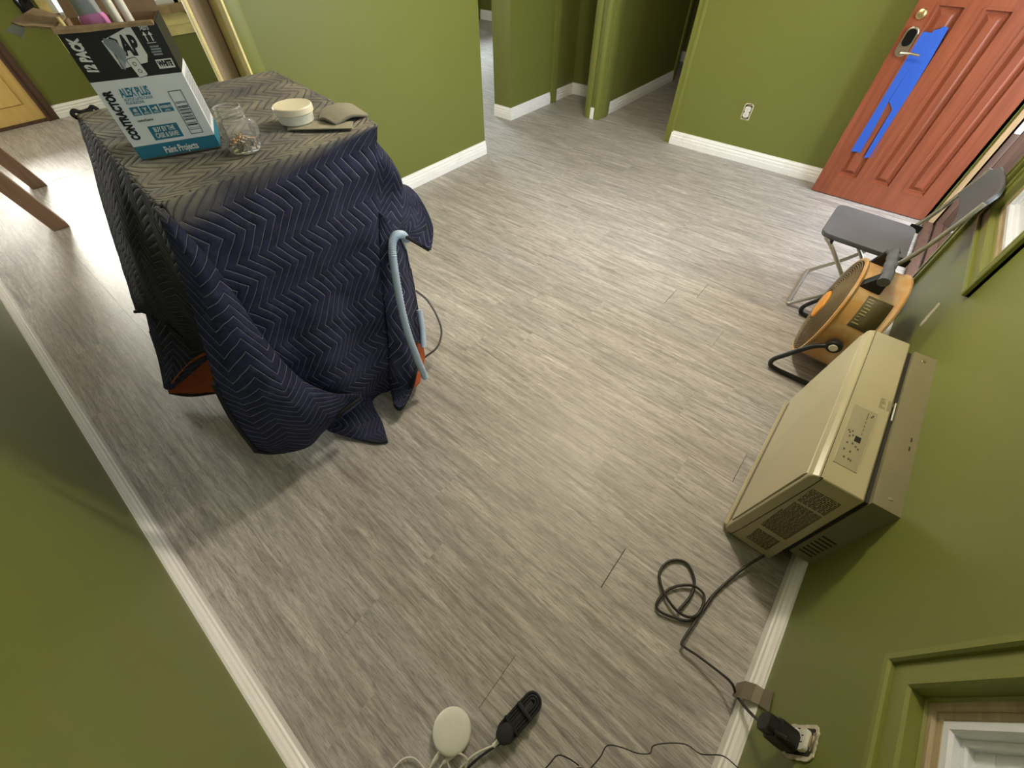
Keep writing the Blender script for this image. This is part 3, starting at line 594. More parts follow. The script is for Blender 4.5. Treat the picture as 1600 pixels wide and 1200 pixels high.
# outlets and wall damage
def outlet(name, o, x, y, z, label, cut=.006):
    t = thing(name, label, 'outlet', o); Mx = place(o, x, y, z)
    rnd = random.Random(3)
    ring = [((.0385 + rnd.uniform(-.003, .003)) * sx * s, (.0605 + rnd.uniform(-.004, .004)) * sy) for sx, sy, s in ()]
    out = []
    for k in range(40):
        a = 2 * math.pi * k / 40; c, s_ = math.cos(a), math.sin(a); q = (abs(c) ** 8 + abs(s_) ** 8) ** (-1 / 8)
        j = 1 + rnd.uniform(-.05, .06); out.append((.038 * c * q * j, .060 * s_ * q * j))
    obj('plaster_edge', xf(pr([(a, b, 0) for a, b in out], (0, 0, .0025)), Mx), 'plaster', t)
    obj('wall_box', xf(pr([(a, b, .0024) for a, b in rrect(.058, .098, .006)], (0, 0, .0012)), Mx), 'hole', t)
    obj('yoke', xf(boxes([(-.012, .012, -.052, .052, .002, .006), (-.020, .020, -.058, -.046, .002, .005), (-.020, .020, .046, .058, .002, .005)], .001), Mx), 'metal', t)
    for s in (-1, 1):
        r = obj('receptacle', xf(pr([(a, b + s * .0195, .003) for a, b in rrect(.046, .037, .010)], (0, 0, .009), .001), Mx), 'white_plastic', t)
        obj('slots', xf(boxes([(-.008, -.006, s * .0195 - .002, s * .0195 + .007, .0115, .0125), (.006, .008, s * .0195 - .001, s * .0195 + .007, .0115, .0125), (-.002, .002, s * .0195 - .009, s * .0195 - .005, .0115, .0125)]), Mx), 'hole', r)
    return t
outlet('wall_outlet', (XO - .001, 1.013, .382), (0, -1, 0), (0, 0, 1), (-1, 0, 0), 'white outlet without cover plate on the green wall by the red door')
outlet('wall_outlet', (.372, YR + .001, .385), (1, 0, 0), (0, 0, 1), (0, 1, 0), 'coverless outlet holding the black plug below the vinyl window')
bm = bmesh.new(); rnd = random.Random(9)
prism(bm, [(2.145, YR, .385), (2.170, YR, .378), (2.194, YR, .412), (2.204, YR, .450), (2.215, YR, .474), (2.190, YR, .480), (2.172, YR, .452), (2.164, YR, .430), (2.150, YR, .412)], (0, .003, 0))
tag(obj('plaster_chip', bm, 'plaster', smooth=0), 'small chipped plaster patch on the green wall above the drum fan', 'chip')

# ------------------------------------------------------------------ appliance under the blanket
ap = thing('covered_appliance', 'boxy appliance on the floor hidden below the navy quilted blanket', 'appliance', (.55, 1.8, 0))
A4 = [(.235, 1.43), (.84, 1.41), (.93, 2.16), (.28, 2.18)]
bm = bmesh.new(); prism(bm, [(x, y, .06) for x, y in A4], (0, 0, 1.0)); bmesh.ops.bevel(bm, geom=bm.edges[:], offset=.015, segments=2, affect='EDGES')
obj('cabinet', bm, 'appliance', ap)
for x, y in A4:
    cx, cy = x * .86 + .55 * .14, y * .86 + 1.8 * .14
    obj('foot', lt([(0, 0), (.022, 0), (.022, .012), (.012, .02), (.012, .06), (0, .06)], (cx, cy, .001), seg=16), 'black', ap)
obj('lid', xf(pr([(x, y, 0) for x, y in A4], (0, 0, .012)), Matrix.Translation((0, 0, 1.062))), 'appliance', ap)
hp = smooth_path(D['hose'], 24)
hs = obj('drain_hose', tb(hp, .0155, 12, rfun=lambda i, n: 1.08 if i % 2 else .93), 'hose', ap, 50, 'pale blue ribbed hose')
obj('hose_clip', xf(box(-.007, .007, -.004, .004, -.028, .028, bev=.002), place((.885, 1.338, .655), (.9, .3, .2), (-.3, .95, 0), (-.2, 0, 1))), 'white_plastic', ap)
obj('drain_hose', tb(D['hose2'], .014, 12, 6), 'hose', ap, 50, 'second pale blue hose end')
obj('power_cord', tb(D['pcord'], .0055, 8, 8), 'grey_cord', ap, 50, 'thin grey looping cord')

# ------------------------------------------------------------------ moving blanket: panels draped over the top, front, sides and back
def crom(P, t):
    n = len(P) - 1; f = min(max(t, 0), 1) * n; i = min(int(f), n - 1); t = f - i
    p0, p1, p2, p3 = P[max(i - 1, 0)], P[i], P[i + 1], P[min(i + 2, n)]
    return .5 * ((2 * p1) + (p2 - p0) * t + (2 * p0 - 5 * p1 + 4 * p2 - p3) * t * t + (3 * p1 - p0 - 3 * p2 + p3) * t ** 3)
bl = bmesh.new(); uvl = bl.loops.layers.uv.new('UVMap'); dl = bl.verts.layers.float.new('dust')
def panel(bm, rows, nu, nv, uvf, amp=.006, wr=None, dust=None, fine=1.0, edge0=0):
    uvl = bm.loops.layers.uv.verify(); dl = bm.verts.layers.float.get('dust') or bm.verts.layers.float.new('dust')
    R = [[Vector(p) for p in r] for r in rows]; G = []; UV = []
    pos = [[crom([crom(r, i / nu) for r in R], k / nv) for i in range(nu + 1)] for k in range(nv + 1)]
    for k in range(nv + 1):
        row = []
        for i in range(nu + 1):
            p = pos[k][i]
            du = pos[k][min(i + 1, nu)] - pos[k][max(i - 1, 0)]; dv = pos[min(k + 1, nv)][i] - pos[max(k - 1, 0)][i]
            n = du.cross(dv); n = n.normalized() if n.length > 1e-9 else Vector((0, 0, 1))
            s, t = i / nu, k / nv
            a = amp * (noise.noise(p * 5) + .6 * noise.noise(p * 12) * fine)
            if wr: a += wr(s, t)
            a *= min(1, t * 6 + edge0)
            v = bm.verts.new(p + n * a); v[dl] = dust(s, t, p) if dust else 0.0
            row.append(v)
        G.append(row)
    for k in range(nv):
        for i in range(nu):
            f = bm.faces.new((G[k][i], G[k][i + 1], G[k + 1][i + 1], G[k + 1][i])); f.smooth = True
            for lp, (a, b) in zip(f.loops, ((i, k), (i + 1, k), (i + 1, k + 1), (i, k + 1))): lp[uvl].uv = uvf(a / nu, b / nv)
    return [G[k][nu] for k in range(nv + 1)], G[nv], G
S_ = math.sin
nl, nr, fr_, fl_ = map(Vector, ((.186, 1.33, 1.1), (.886, 1.339, 1.1), (.996, 2.2, 1.1), (.267, 2.227, 1.1)))
# top, gently sagging; front edge rolls over
top = [[fl_ * (1 - s) + fr_ * s for s in (0, .25, .5, .75, 1)]]
for t in (.3, .6, .85): top.append([(fl_ * (1 - s) + fr_ * s) * (1 - t) + (nl * (1 - s) + nr * s) * t + Vector((0, 0, .004 * S_(9 * s + 5 * t))) for s in (0, .25, .5, .75, 1)])
top.append([nl * (1 - s) + nr * s + Vector((0, 0, -.002)) for s in (0, .25, .5, .75, 1)])
panel(bl, top, 60, 70, lambda s, t: (.72 * s, -.9 + .9 * t), .005, dust=lambda s, t, p: 1.0 if s < .97 else .8)
# front
def wr_front(s, t):
    return .010 * S_(14 * s + 5 * t + 2 * S_(4 * t)) * min(1, t * 2) + .006 * S_(24 * t + 6 * s) * t + .012 * S_(9 * (s - t)) * t
panel(bl, D['front'], 90, 110, lambda s, t: (.72 * s, 1.08 * t), .010, wr_front, dust=lambda s, t, p: max(0, 1 - t / (.10 * (1 - s) + .012) ) * .9)
# fold over the near left corner: cloth of the side flap, so its zigzag runs across
panel(bl, D['fold'], 60, 110, lambda s, t: (-1.06 * t, .02 + (.07 + .43 * t) * s), .007, lambda s, t: .012 * S_(6.5 * s + 2 * t) * t, dust=lambda s, t, p: max(0, 1 - t / .05) * .7, edge0=.3)
panel(bl, D['tail'], 30, 36, lambda s, t: (.36 * s, .9 + .3 * t), .005, dust=None, edge0=1)
panel(bl, D['left'], 60, 70, lambda s, t: (-1.0 * t, -.9 * (1 - s)), .006, lambda s, t: .014 * S_(9 * s + 2 * t) * t, dust=lambda s, t, p: max(0, 1 - t / .02) * .5)
panel(bl, D['left2'], 24, 30, lambda s, t: (-.7 - .4 * t, .3 * s), .005, edge0=1)
panel(bl, D['rightflap'], 44, 60, lambda s, t: (.72 + .5 * t, .45 * s + .2 * t), .006, lambda s, t: .008 * S_(8 * s + 3 * t) * t, dust=lambda s, t, p: max(0, 1 - t / .04) * .8)
panel(bl, D['rightlow'], 24, 80, lambda s, t: (.75 + .20 * s, .35 + .75 * t), .006, lambda s, t: -.020 * S_(math.pi * min(1, s * 1.15 + .08)), edge0=1)
panel(bl, D['back'], 30, 30, lambda s, t: (.72 * s, -.9 - .7 * t), .006)
bo = obj('moving_blanket', bl, ['blanket'], None, 0)
for p in bo.data.polygons: p.use_smooth = True
tag(bo, 'navy zigzag quilted moving blanket draped over the tall boxy appliance', 'blanket')
so = bo.modifiers.new('thickness', 'SOLIDIFY'); so.thickness = .009; so.offset = 0
# turned up corner of the blanket on its top, by the right edge
b2 = bmesh.new()
panel(b2, [[(.77, 1.50, 1.112), (.83, 1.56, 1.118), (.915, 1.60, 1.112)], [(.765, 1.45, 1.128), (.83, 1.47, 1.140), (.912, 1.50, 1.122)], [(.775, 1.405, 1.116), (.84, 1.40, 1.128), (.902, 1.40, 1.114)]], 26, 22, lambda s, t: (.6 + .2 * s, .2 * t), .005, dust=lambda s, t, p: 1.3, edge0=1)
o2 = obj('turned_corner', b2, 'blanket', bo, 0, 'dusty corner of the blanket folded up on its top')
m2 = o2.modifiers.new('thickness', 'SOLIDIFY'); m2.thickness = .010
# orange lining and black edge binding
for k in ('lining', 'rlining'):
    b3 = bmesh.new(); rws = D[k]; panel(b3, rws, 16, 16, lambda s, t: (s, t), .006, edge0=1)
    o3 = obj('orange_lining', b3, 'orange_cloth', bo, 0, 'orange underside showing at the hem'); m3 = o3.modifiers.new('thickness', 'SOLIDIFY'); m3.thickness = .006
def binding(pts, r=.0075): obj('edge_binding', tb(smooth_path(pts, 8), r, 8), 'binding', bo, 60, 'black binding tape along the hem')
Dv = {k: [[Vector(p) for p in r] for r in v] for k, v in D.items() if isinstance(v[0], list)}
binding(Dv['fold'][-1]); binding([r[0] for r in Dv['fold'][3:]]); binding(Dv['left'][-1]); binding(Dv['front'][-1][2:])
binding(Dv['tail'][-1]); binding([r[-1] for r in Dv['rightlow'][1:]] + [Dv['rightlow'][-1][1], Dv['rightlow'][-1][0]])
binding(Dv['rightflap'][-1][1:]); binding(Dv['lining'][-1], .009); binding([r[0] for r in Dv['left2'][1:]], .006)
binding([(.262, 2.225, 1.095), (.258, 2.24, 1.104), (.270, 2.243, 1.112), (.285, 2.242, 1.104), (.31, 2.238, 1.106), (.325, 2.238, 1.112), (.335, 2.235, 1.10)], .007)

# ------------------------------------------------------------------ carton on the blanket
ZT = 1.108
fl3, fr3 = Vector((.261, 1.613, ZT)), Vector((.451, 1.530, ZT))
ex = (fr3 - fl3).normalized(); ez = Vector((0, 0, 1)); ey = ez.cross(ex)     # ey points away from the camera
CW, CD, CHt = (fr3 - fl3).length, .165, .288
K = place(fl3, ex, ey, ez)
ct = thing('caulk_carton', 'open white black and teal carton standing on the quilted blanket', 'box', fl3 + ex * CW / 2 + ey * CD / 2)
t4 = .004
def side_panels(z0, z1):
    return [(0, CW, 0, t4, z0, z1), (0, CW, CD - t4, CD, z0, z1), (0, t4, t4, CD - t4, z0, z1), (CW - t4, CW, t4, CD - t4, z0, z1)]
obj('bottom', xf(box(0, CW, 0, CD, 0, .004), K), 'card', ct)
obj('teal_band', xf(boxes(side_panels(0, .036)), K), 'box_teal', ct, 0, 'teal lower band of the carton')
obj('white_band', xf(boxes(side_panels(.036, .186)), K), 'box_white', ct, 0, 'white middle of the carton')
obj('black_band', xf(boxes(side_panels(.186, CHt)), K), 'box_black', ct, 0, 'black upper part of the carton')
obj('inner_liner', xf(boxes([(t4, CW - t4, t4, t4 + .001, .004, CHt), (t4, CW - t4, CD - t4 - .001, CD - t4, .004, CHt), (t4, t4 + .001, t4, CD - t4, .004, CHt), (CW - t4 - .001, CW - t4, t4, CD - t4, .004, CHt)]), K), 'card', ct, 0)
def flap(pts, mat='card_torn', th=(0, 0, .004), label=None):
    bm = bmesh.new(); prism(bm, pts, th); bmesh.ops.subdivide_edges(bm, edges=bm.edges[:], cuts=2, use_grid_fill=True)
    for v in bm.verts: v.co += Vector((noise.noise(v.co * 60), noise.noise(v.co * 60 + Vector((9, 0, 0))), noise.noise(v.co * 40 + Vector((0, 7, 0))))) * .003
    return obj('flap', xf(bm, K), mat, ct, 20, label)
flap([(-.004, -.006, CHt), (CW * .98, -.002, CHt - .002), (CW * .97, -.010, CHt - .006), (-.002, -.014, CHt - .005)], th=(0, .004, .007), label='torn folded front edge')
flap([(-.002, .012, CHt), (-.002, CD - .01, CHt), (-.050, CD - .01, CHt + .02), (-.085, .06, CHt + .008), (-.055, .02, CHt + .006)], label='torn side flap')
flap([(-.085, .06, CHt + .008), (-.055, .02, CHt + .006), (-.075, .022, CHt - .012), (-.10, .045, CHt)], 'grey_print', (0, 0, .001), 'scrap of clear tape on the torn flap')
flap([(0, CD, CHt), (CW, CD, CHt), (CW, CD + .03, CHt + .11), (0, CD + .03, CHt + .11)], 'card', (0, .004, 0), 'raised rear flap')
KF = place(fl3 - ey * .0006, ex, ez, -ey)          # front face, x right, y up
def prt(name, bm, x, y, mat, rot=0, lab=None):
    m = KF @ Matrix.Translation((x, y, 0)) @ Matrix.Rotation(math.radians(rot), 4, 'Z')
    obj(name, xf(bm, m), mat, ct, 0, lab)
def rect(x0, x1, y0, y1, mat, name='print', z=0):
    bm = bmesh.new(); prism(bm, [(x0, y0, z), (x1, y0, z), (x1, y1, z), (x0, y1, z)], (0, 0, .0003)); obj(name, xf(bm, KF), mat, ct, 0)
prt('lettering', text_bm('Paint Projects', .0235, .66, .0007), CW * .53, .017, 'print_white')
prt('lettering', text_bm('CONTRACTOR', .0255, .64, .0017, shear=.12), .0215, .108, 'print_black', 90)
prt('lettering', text_bm('12 PACK', .0290, .60, .0018, shear=.2), .0235, .236, 'print_white', 90)
prt('lettering', text_bm('ALEX PLUS', .0265, .52, .0009), .080, .157, 'teal')
prt('lettering', text_bm('ACRYLIC LATEX CAULK\nPLUS SILICONE', .0085, .72, .0002, 'LEFT'), .047, .139, 'teal')
for a_, b_ in ((.046, .066), (.069, .089), (.092, .112), (.115, .144)): rect(a_, b_, .106, .126, 'teal', 'badge')
prt('lettering', text_bm('40', .011, .8, .0004), .056, .118, 'print_white')
prt('lettering', text_bm('MODERATE', .0078, .66, .0003), .1295, .118, 'print_white')
for cx in (.056, .079, .102, .1295): rect(cx - .007, cx + .007, .1085, .1095, 'print_white', 'fine_print', .0004); rect(cx - .005, cx + .005, .111, .112, 'print_white', 'fine_print', .0004)
obj('icon', xf(pr([(-.005, .004, 0), (0, -.001, 0), (.005, .004, 0), (.003, .005, 0), (.0008, .002, 0), (.0008, -.005, 0), (-.0008, -.005, 0), (-.0008, .002, 0), (-.003, .005, 0)][::-1], (0, 0, .0003)), KF @ Matrix.Translation((.079, .118, .0004))), 'print_white', ct, 0)
obj('icon', xf(boxes([(-.006, .0, -.0015, .0015, 0, .0003), (.001, .006, -.004, .004, 0, .0003)]), KF @ Matrix.Translation((.102, .118, .0004))), 'print_white', ct, 0)
prt('lettering', text_bm('Interior/Exterior', .0078, .72, .0002), .066, .094, 'print_black')
rect(.060, .132, .044, .079, 'teal', 'badge')
prt('lettering', text_bm('BUY BY THE\nCASE & SAVE!', .0158, .60, .0004), .096, .0615, 'print_white')
# bar code
bc0, bc1, by0, by1 = .152, .184, .046, .150
obj('barcode_frame', xf(boxes([(bc0, bc1, by0, by0 + .0014, 0, .0003), (bc0, bc1, by1 - .0014, by1, 0, .0003), (bc0, bc0 + .0014, by0, by1, 0, .0003), (bc1 - .0014, bc1, by0, by1, 0, .0003)]), KF), 'print_black', ct, 0)
rb = random.Random(4); lst = []; y = by0 + .010
while y < by1 - .020:
    hh = rb.choice((.0008, .0012, .002, .003)); lst.append((bc0 + .003, bc1 - .003, y, y + hh, 0, .0003)); y += hh + rb.choice((.001, .0016, .003, .006))
obj('barcode', xf(boxes(lst), KF), 'print_black', ct, 0)
# black band prints: emblem with a torn letter, arrows, small print, the WHITE label
prt('emblem', pr([(.076, .262, 0), (.150, .285, 0), (.153, .228, 0), (.145, .214, 0), (.083, .206, 0)], (0, 0, .0003)), 0, 0, 'print_white', 0)
prt('lettering', text_bm('AP', .052, .56, .0026), .127, .247, 'print_black', -4)
prt('letter_back', pr([(.086, .225, .0004), (.084, .258, .0004), (.096, .268, .0004), (.108, .262, .0004), (.104, .225, .0004)], (0, 0, .0004)), 0, 0, 'print_black')
prt('peeled_print', pr([(.078, .258, .0009), (.083, .267, .0009), (.104, .262, .0030), (.112, .236, .0009), (.098, .216, .0009), (.090, .204, .0040), (.084, .210, .0009), (.088, .232, .0009)], (0, 0, .0006)), 0, 0, 'grey_print')
prt('caulk_cap', pr([(x, y, .0005) for x, y in rrect(.024, .040, .004)], (0, 0, .0004)), .117, .206, 'print_black', 10)
prt('caulk_cap', pr([(x, y, .0008) for x, y in rrect(.0215, .0375, .003)], (0, 0, .0004)), .117, .206, 'print_white', 10)
for s in (-1, 1): prt('cap_ring', lt([(.0030, 0), (.0042, 0), (.0042, .0003), (.0030, .0003)], (0, 0, .0013), seg=16, close=True), .117 + s * -.0015, .206 + s * .0075, 'print_black')
prt('lettering', text_bm('74373', .0105, .75, .0004), .176, .278, 'print_white')
for dx in (-.006, .006):
    prt('arrow', pr([(-.0012, -.009, 0), (.0012, -.009, 0), (.0012, .003, 0), (.0045, .003, 0), (0, .010, 0), (-.0045, .003, 0), (-.0012, .003, 0)], (0, 0, .0003)), .176 + dx, .262, 'print_white')
rect(.166, .186, .2495, .2508, 'print_white')
rs = random.Random(6)
for k in range(4): rect(.165 + rs.uniform(0, .003), .190 - rs.uniform(0, .004), .241 - .0052 * k, .2442 - .0052 * k, 'grey_print', 'fine_print')
rect(.163, .200, .198, .217, 'print_white', 'label')
prt('lettering', text_bm('WHITE', .0160, .62, .0010), .1815, .2075, 'print_black')
# side face: small print block
KS = place(fr3 + ex * .0006, ey, ez, ex)
rs = random.Random(8); lst = []
for k in range(26):
    z = .055 + .0046 * k; x = .02
    while x < CD - .02:
        l = rs.uniform(.006, .02); lst.append((x, min(x + l, CD - .015), z, z + .002, 0, .0003)); x += l + .004
obj('fine_print', xf(boxes(lst), KS), 'grey_print', ct, 0)

# things in the carton
def inbox(p): return K @ Vector(p)
t = thing('sealant_tube', 'white tube with a pink ring sticking out of the carton', 'tube', inbox((.075, .085, .02)))
a, b = inbox((.092, .052, .05)), inbox((.062, .085, .42)); ax = (b - a).normalized(); L = (b - a).length
obj('tube_body', lt([(0, 0), (.022, 0), (.024, L * .60), (0, L * .60)], a, ax, 28), 'white_plastic', t)
obj('ring', lt([(0, L * .60), (.028, L * .60), (.030, L * .62), (.030, L * .66), (.027, L * .68), (0, L * .68)], a, ax, 28), 'pink', t)
obj('print_band', lt([(0, L * .68), (.025, L * .68), (.025, L * .80), (0, L * .80)], a, ax, 28), 'grey_print', t)
obj('label_patch', lt([(0, L * .80), (.025, L * .80), (.025, L * .9), (0, L * .9)], a, ax, 28), 'teal', t)
obj('tube_end', lt([(.0, L * .9), (.025, L * .9), (.024, L), (0, L)], a, ax, 28), 'white_plastic', t)
for (p, q, r, nm, lb, mt) in (((.150, .09, .03), (.135, .11, .44), .0095, 'dowel', 'thin white tube leaning in the rear corner of the carton', 'white_plastic'), ((.020, .05, .03), (.014, .035, .305), .005, 'nozzle', 'thin cream nozzle tip near the torn carton edge', 'cream_paint'),
                          ((.135, .040, .03), (.122, .050, .36), .010, 'applicator', 'white flat applicator beside the pink ringed tube', 'white_plastic')):
    p, q = inbox(p), inbox(q); ax = (q - p).normalized(); L = (q - p).length
    t = tag(obj(nm, lt([(0, 0), (r, 0), (r, L * .96), (r * .7, L), (0, L)], p, ax, 16), mt, None, 40, origin=p), lb, 'tube')
# brown box behind the carton
# ------------------------------------------------------------------ jar with screws, tub lid, card
J = Vector((.491, 1.451, ZT - .001))
jr = thing('plastic_jar', 'clear plastic jar of screws standing beside the carton', 'jar', J)
def octp(r, z, sq=.78):
    return [(J.x + math.cos(math.radians(22.5 + 45 * k)) * r * (1 if k % 2 else 1), J.y + math.sin(math.radians(22.5 + 45 * k)) * r, z) for k in range(8)]
bm = bmesh.new(); rings = []
for r, z in ((.036, .001), (.043, .004), (.0445, .012), (.0445, .062), (.041, .072), (.034, .080), (.034, .1125)):
    rings.append([bm.verts.new(p) for p in octp(r, J.z + z)] if z < .075 and r > .0345 else [bm.verts.new(p) for p in octp(r, J.z + z)])
for a, b in zip(rings, rings[1:]):
    for k in range(8): bm.faces.new((a[k], a[(k + 1) % 8], b[(k + 1) % 8], b[k]))
bm.faces.new(rings[0][::-1])
obj('jar_body', bm, 'clear_plastic', jr, 25)
obj('jar_rim', lt([(.0325, .111), (.0345, .1105), (.0365, .112), (.0355, .114), (.0330, .114)], J, seg=40, close=True), 'rim_plastic', jr, 50)
bm = bmesh.new()
for z in (.086, .094, .102): lathe(bm, [(.0345, z - .0015), (.0368, z), (.0345, z + .0015)], J, seg=32)
obj('screw_thread', bm, 'rim_plastic', jr, 50)
obj('handle_grip', tb([J + Vector((.040, .012, .066)), J + Vector((.056, .016, .060)), J + Vector((.058, .016, .035)), J + Vector((.044, .013, .022))], .007, 10, 6), 'clear_plastic', jr, 50)
def screw_mesh(mat, L, r):
    bm = lt([(0, 0), (r * 2.2, 0), (r * 2.2, r * .5), (r, r * 1.4), (r, L * .2)] + [(r * (1.15 if i % 2 else .8), L * (.2 + .7 * i / 12)) for i in range(13)] + [(0, L)], seg=8)
    me = bpy.data.meshes.new('screw'); bmesh.ops.translate(bm, verts=bm.verts, vec=(0, 0, -L / 2)); bm.to_mesh(me); bm.free(); me.materials.append(M[mat]); me.shade_smooth(); return me
sm = [screw_mesh('screw_steel', .030, .0017), screw_mesh('screw_brass', .026, .0020), screw_mesh('screw_steel', .022, .0016)]
rs = random.Random(11)
for k in range(95):
    a = rs.uniform(0, 2 * math.pi); r = .029 * math.sqrt(rs.random()); z = .010 + .030 * rs.random() * (1 - .3 * r / .03)
    o = bpy.data.objects.new('screw', sm[(0, 2)[k % 2] if k % 6 else 1]); C.objects.link(o)
    o.location = J + Vector((math.cos(a) * r, math.sin(a) * r, z)); o.rotation_euler = (rs.uniform(1.0, 2.1), rs.uniform(-.4, .4), rs.uniform(0, 6.28))
    tag(o, 'grey steel screw in the heap inside the clear jar' if k % 6 else 'tan coloured screw in the heap inside the clear jar', 'screw', 'screws heaped in the clear jar')
T0 = Vector((.715, 1.535, ZT))
# card under the tub
cdp = [Vector((.655, 1.50, ZT)), Vector((.795, 1.345, ZT)), Vector((.835, 1.395, ZT)), Vector((.70, 1.56, ZT))]
cdo = obj('paper_card', pr(cdp, (0, 0, .003)), 'grey_card', None, 0); tag(cdo, 'flat grey tan card under the white tub', 'card')
T0.z += .0035
tubm = thing('spackle_tub', 'squat round white tub with a cream lid on the blanket', 'tub', T0)
obj('tub_body', lt([(0, 0), (.050, 0), (.054, .004), (.056, .022), (.0575, .024), (.0575, .027), (.055, .028), (0, .028)], T0, seg=48), 'white_plastic', tubm)
obj('tub_lid', lt([(.055, .0282), (.060, .0285), (.062, .031), (.062, .046), (.060, .049), (.056, .0495), (.054, .0485), (0, .0485)], T0, seg=48), 'tub', tubm, 30, 'cream lid')

# ------------------------------------------------------------------ brown trestle legs in the dining room
tr = thing('wooden_trestle', 'brown wooden trestle with splayed legs on the bright far floor', 'trestle', (-.35, 4.9, 0))
def beam(p, q, wx, wy, mat='brown_wood', name='leg', ex_=(0, 1, 0)):
    p, q = Vector(p), Vector(q); d_ = (q - p).normalized(); y = Vector(ex_); y = (y - d_ * y.dot(d_)).normalized(); x = y.cross(d_)
    bm = bmesh.new(); n = Vector((0, 0, 1))
    lo = [p + x * a * wx + y * b * wy for a, b in ((-.5, -.5), (.5, -.5), (.5, .5), (-.5, .5))]
    lo = [v - d_ * (v.z / d_.z) if q.z > .3 and p.z < .01 else v for v in lo]
    hi = [q + x * a * wx + y * b * wy for a, b in ((-.5, -.5), (.5, -.5), (.5, .5), (-.5, .5))]
    a = [bm.verts.new(v) for v in lo]; b = [bm.verts.new(v) for v in hi]
    bm.faces.new(a[::-1]); bm.faces.new(b)
    for i in range(4): bm.faces.new((a[i], a[(i + 1) % 4], b[(i + 1) % 4], b[i]))
    bmesh.ops.bevel(bm, geom=bm.edges[:], offset=.003, segments=1, affect='EDGES'); return obj(name, bm, mat, tr)
beam((-.015, 4.47, .002), (-.175, 4.47, .76), .10, .12); beam((.075, 5.40, .002), (-.10, 5.40, .76), .10, .12)
beam((-.66, 4.47, .002), (-.46, 4.47, .76), .085, .095); beam((-.60, 5.40, .002), (-.40, 5.40, .76), .085, .095)
beam((-.33, 4.35, .81), (-.26, 5.52, .81), .28, .10, 'brown_wood', 'top_beam', (0, 0, 1))
# dark bag hanging on the far wall
B0 = Vector((1.06, 7.185, .72)); bm = bmesh.new()
lathe(bm, [(0, 0), (.02, .02), (.05, .10), (.062, .20), (.055, .28), (.03, .36), (.012, .42), (0, .43)], B0 + Vector((0, -.07, 0)), seg=20)
for v in bm.verts: v.co += Vector((noise.noise(v.co * 20), noise.noise(v.co * 20 + Vector((5, 0, 0))), 0)) * .03
hb = tag(obj('plastic_bag', bm, 'black_shiny', None, 60, origin=B0), 'glossy black bag hanging on the dark far wall', 'bag')
obj('hook', tb([B0 + Vector((0, 0, .46)), B0 + Vector((0, -.06, .46)), B0 + Vector((0, -.075, .41))], .004, 6, 4), 'metal', hb)

# ------------------------------------------------------------------ through-wall air conditioner
AX0, AX1, AZ = .955, 1.740, .540
ac = thing('air_conditioner', 'beige air conditioner jutting from the green wall above the baseboard', 'air conditioner', (1.35, -.42, .004))
prof = [(-.455, .006), (-.292, .006), (-.279, .020), (-.318, .522), (-.324, .534), (-.336, AZ), (-.449, AZ), (-.455, AZ - .006)]
bm = bmesh.new(); prism(bm, [(AX0, y, z) for y, z in prof], (AX1 - AX0, 0, 0))
bmesh.ops.bevel(bm, geom=[e for e in bm.edges if abs(e.verts[0].co.x - e.verts[1].co.x) < 1e-6], offset=.007, segments=3, affect='EDGES', profile=.6)
bz = obj('bezel', bm, 'ac', ac, 25)
# front panel: slab standing slightly proud of the bezel, with a recessed channel at its foot
def FP(x, s, out=0):       # s 0..1 up the sloping front
    y = -.279 + (-.039) * s; z = .020 + .502 * s; return Vector((x, y + out, z))
bm = bmesh.new(); xs0, xs1 = AX0 + .010, AX1 - .010
sec = [(.115, -.002), (.115, .0055), (.96, .0055), (.985, .003), (.99, -.002)]
L = []
for s, o in sec: L.append([bm.verts.new(FP(xs0 + .004, s, o)), bm.verts.new(FP(xs1 - .004, s, o))])
for a, b in zip(L, L[1:]): bm.faces.new((a[0], a[1], b[1], b[0]))
bm.faces.new([l[0] for l in L]); bm.faces.new([l[1] for l in L][::-1]); bm.faces.new((L[0][0], L[-1][0], L[-1][1], L[0][1]))
obj('front_panel', bm, 'ac', ac, 20)
obj('intake_channel', pr([FP(xs0 + .02, .035, .001), FP(xs1 - .02, .035, .001), FP(xs1 - .02, .112, .001), FP(xs0 + .02, .112, .001)], (0, .001, 0)), 'slot', ac, 0, 'recessed grey channel along the foot of the front')
obj('lower_lip', pr([FP(xs0, .0, 0), FP(xs1, .0, 0), FP(xs1, .030, 0), FP(xs0, .030, 0)], (0, .012, 0), .003), 'ac', ac, 20)
# seams on the top and the near side
obj('seam', boxes([(AX0 + .002, AX1 - .002, -.342, -.3405, AZ - .001, AZ + .0006)]), 'ac_dark', ac, 0)
ss = [Vector((AX0 - .0006, -.3405, AZ - .004)), Vector((AX0 - .0006, -.345, .50)), Vector((AX0 - .0006, -.315, .06)), Vector((AX0 - .0006, -.300, .01))]
obj('seam', tb(smooth_path(ss, 6), .0012, 6), 'ac_dark', ac, 0)
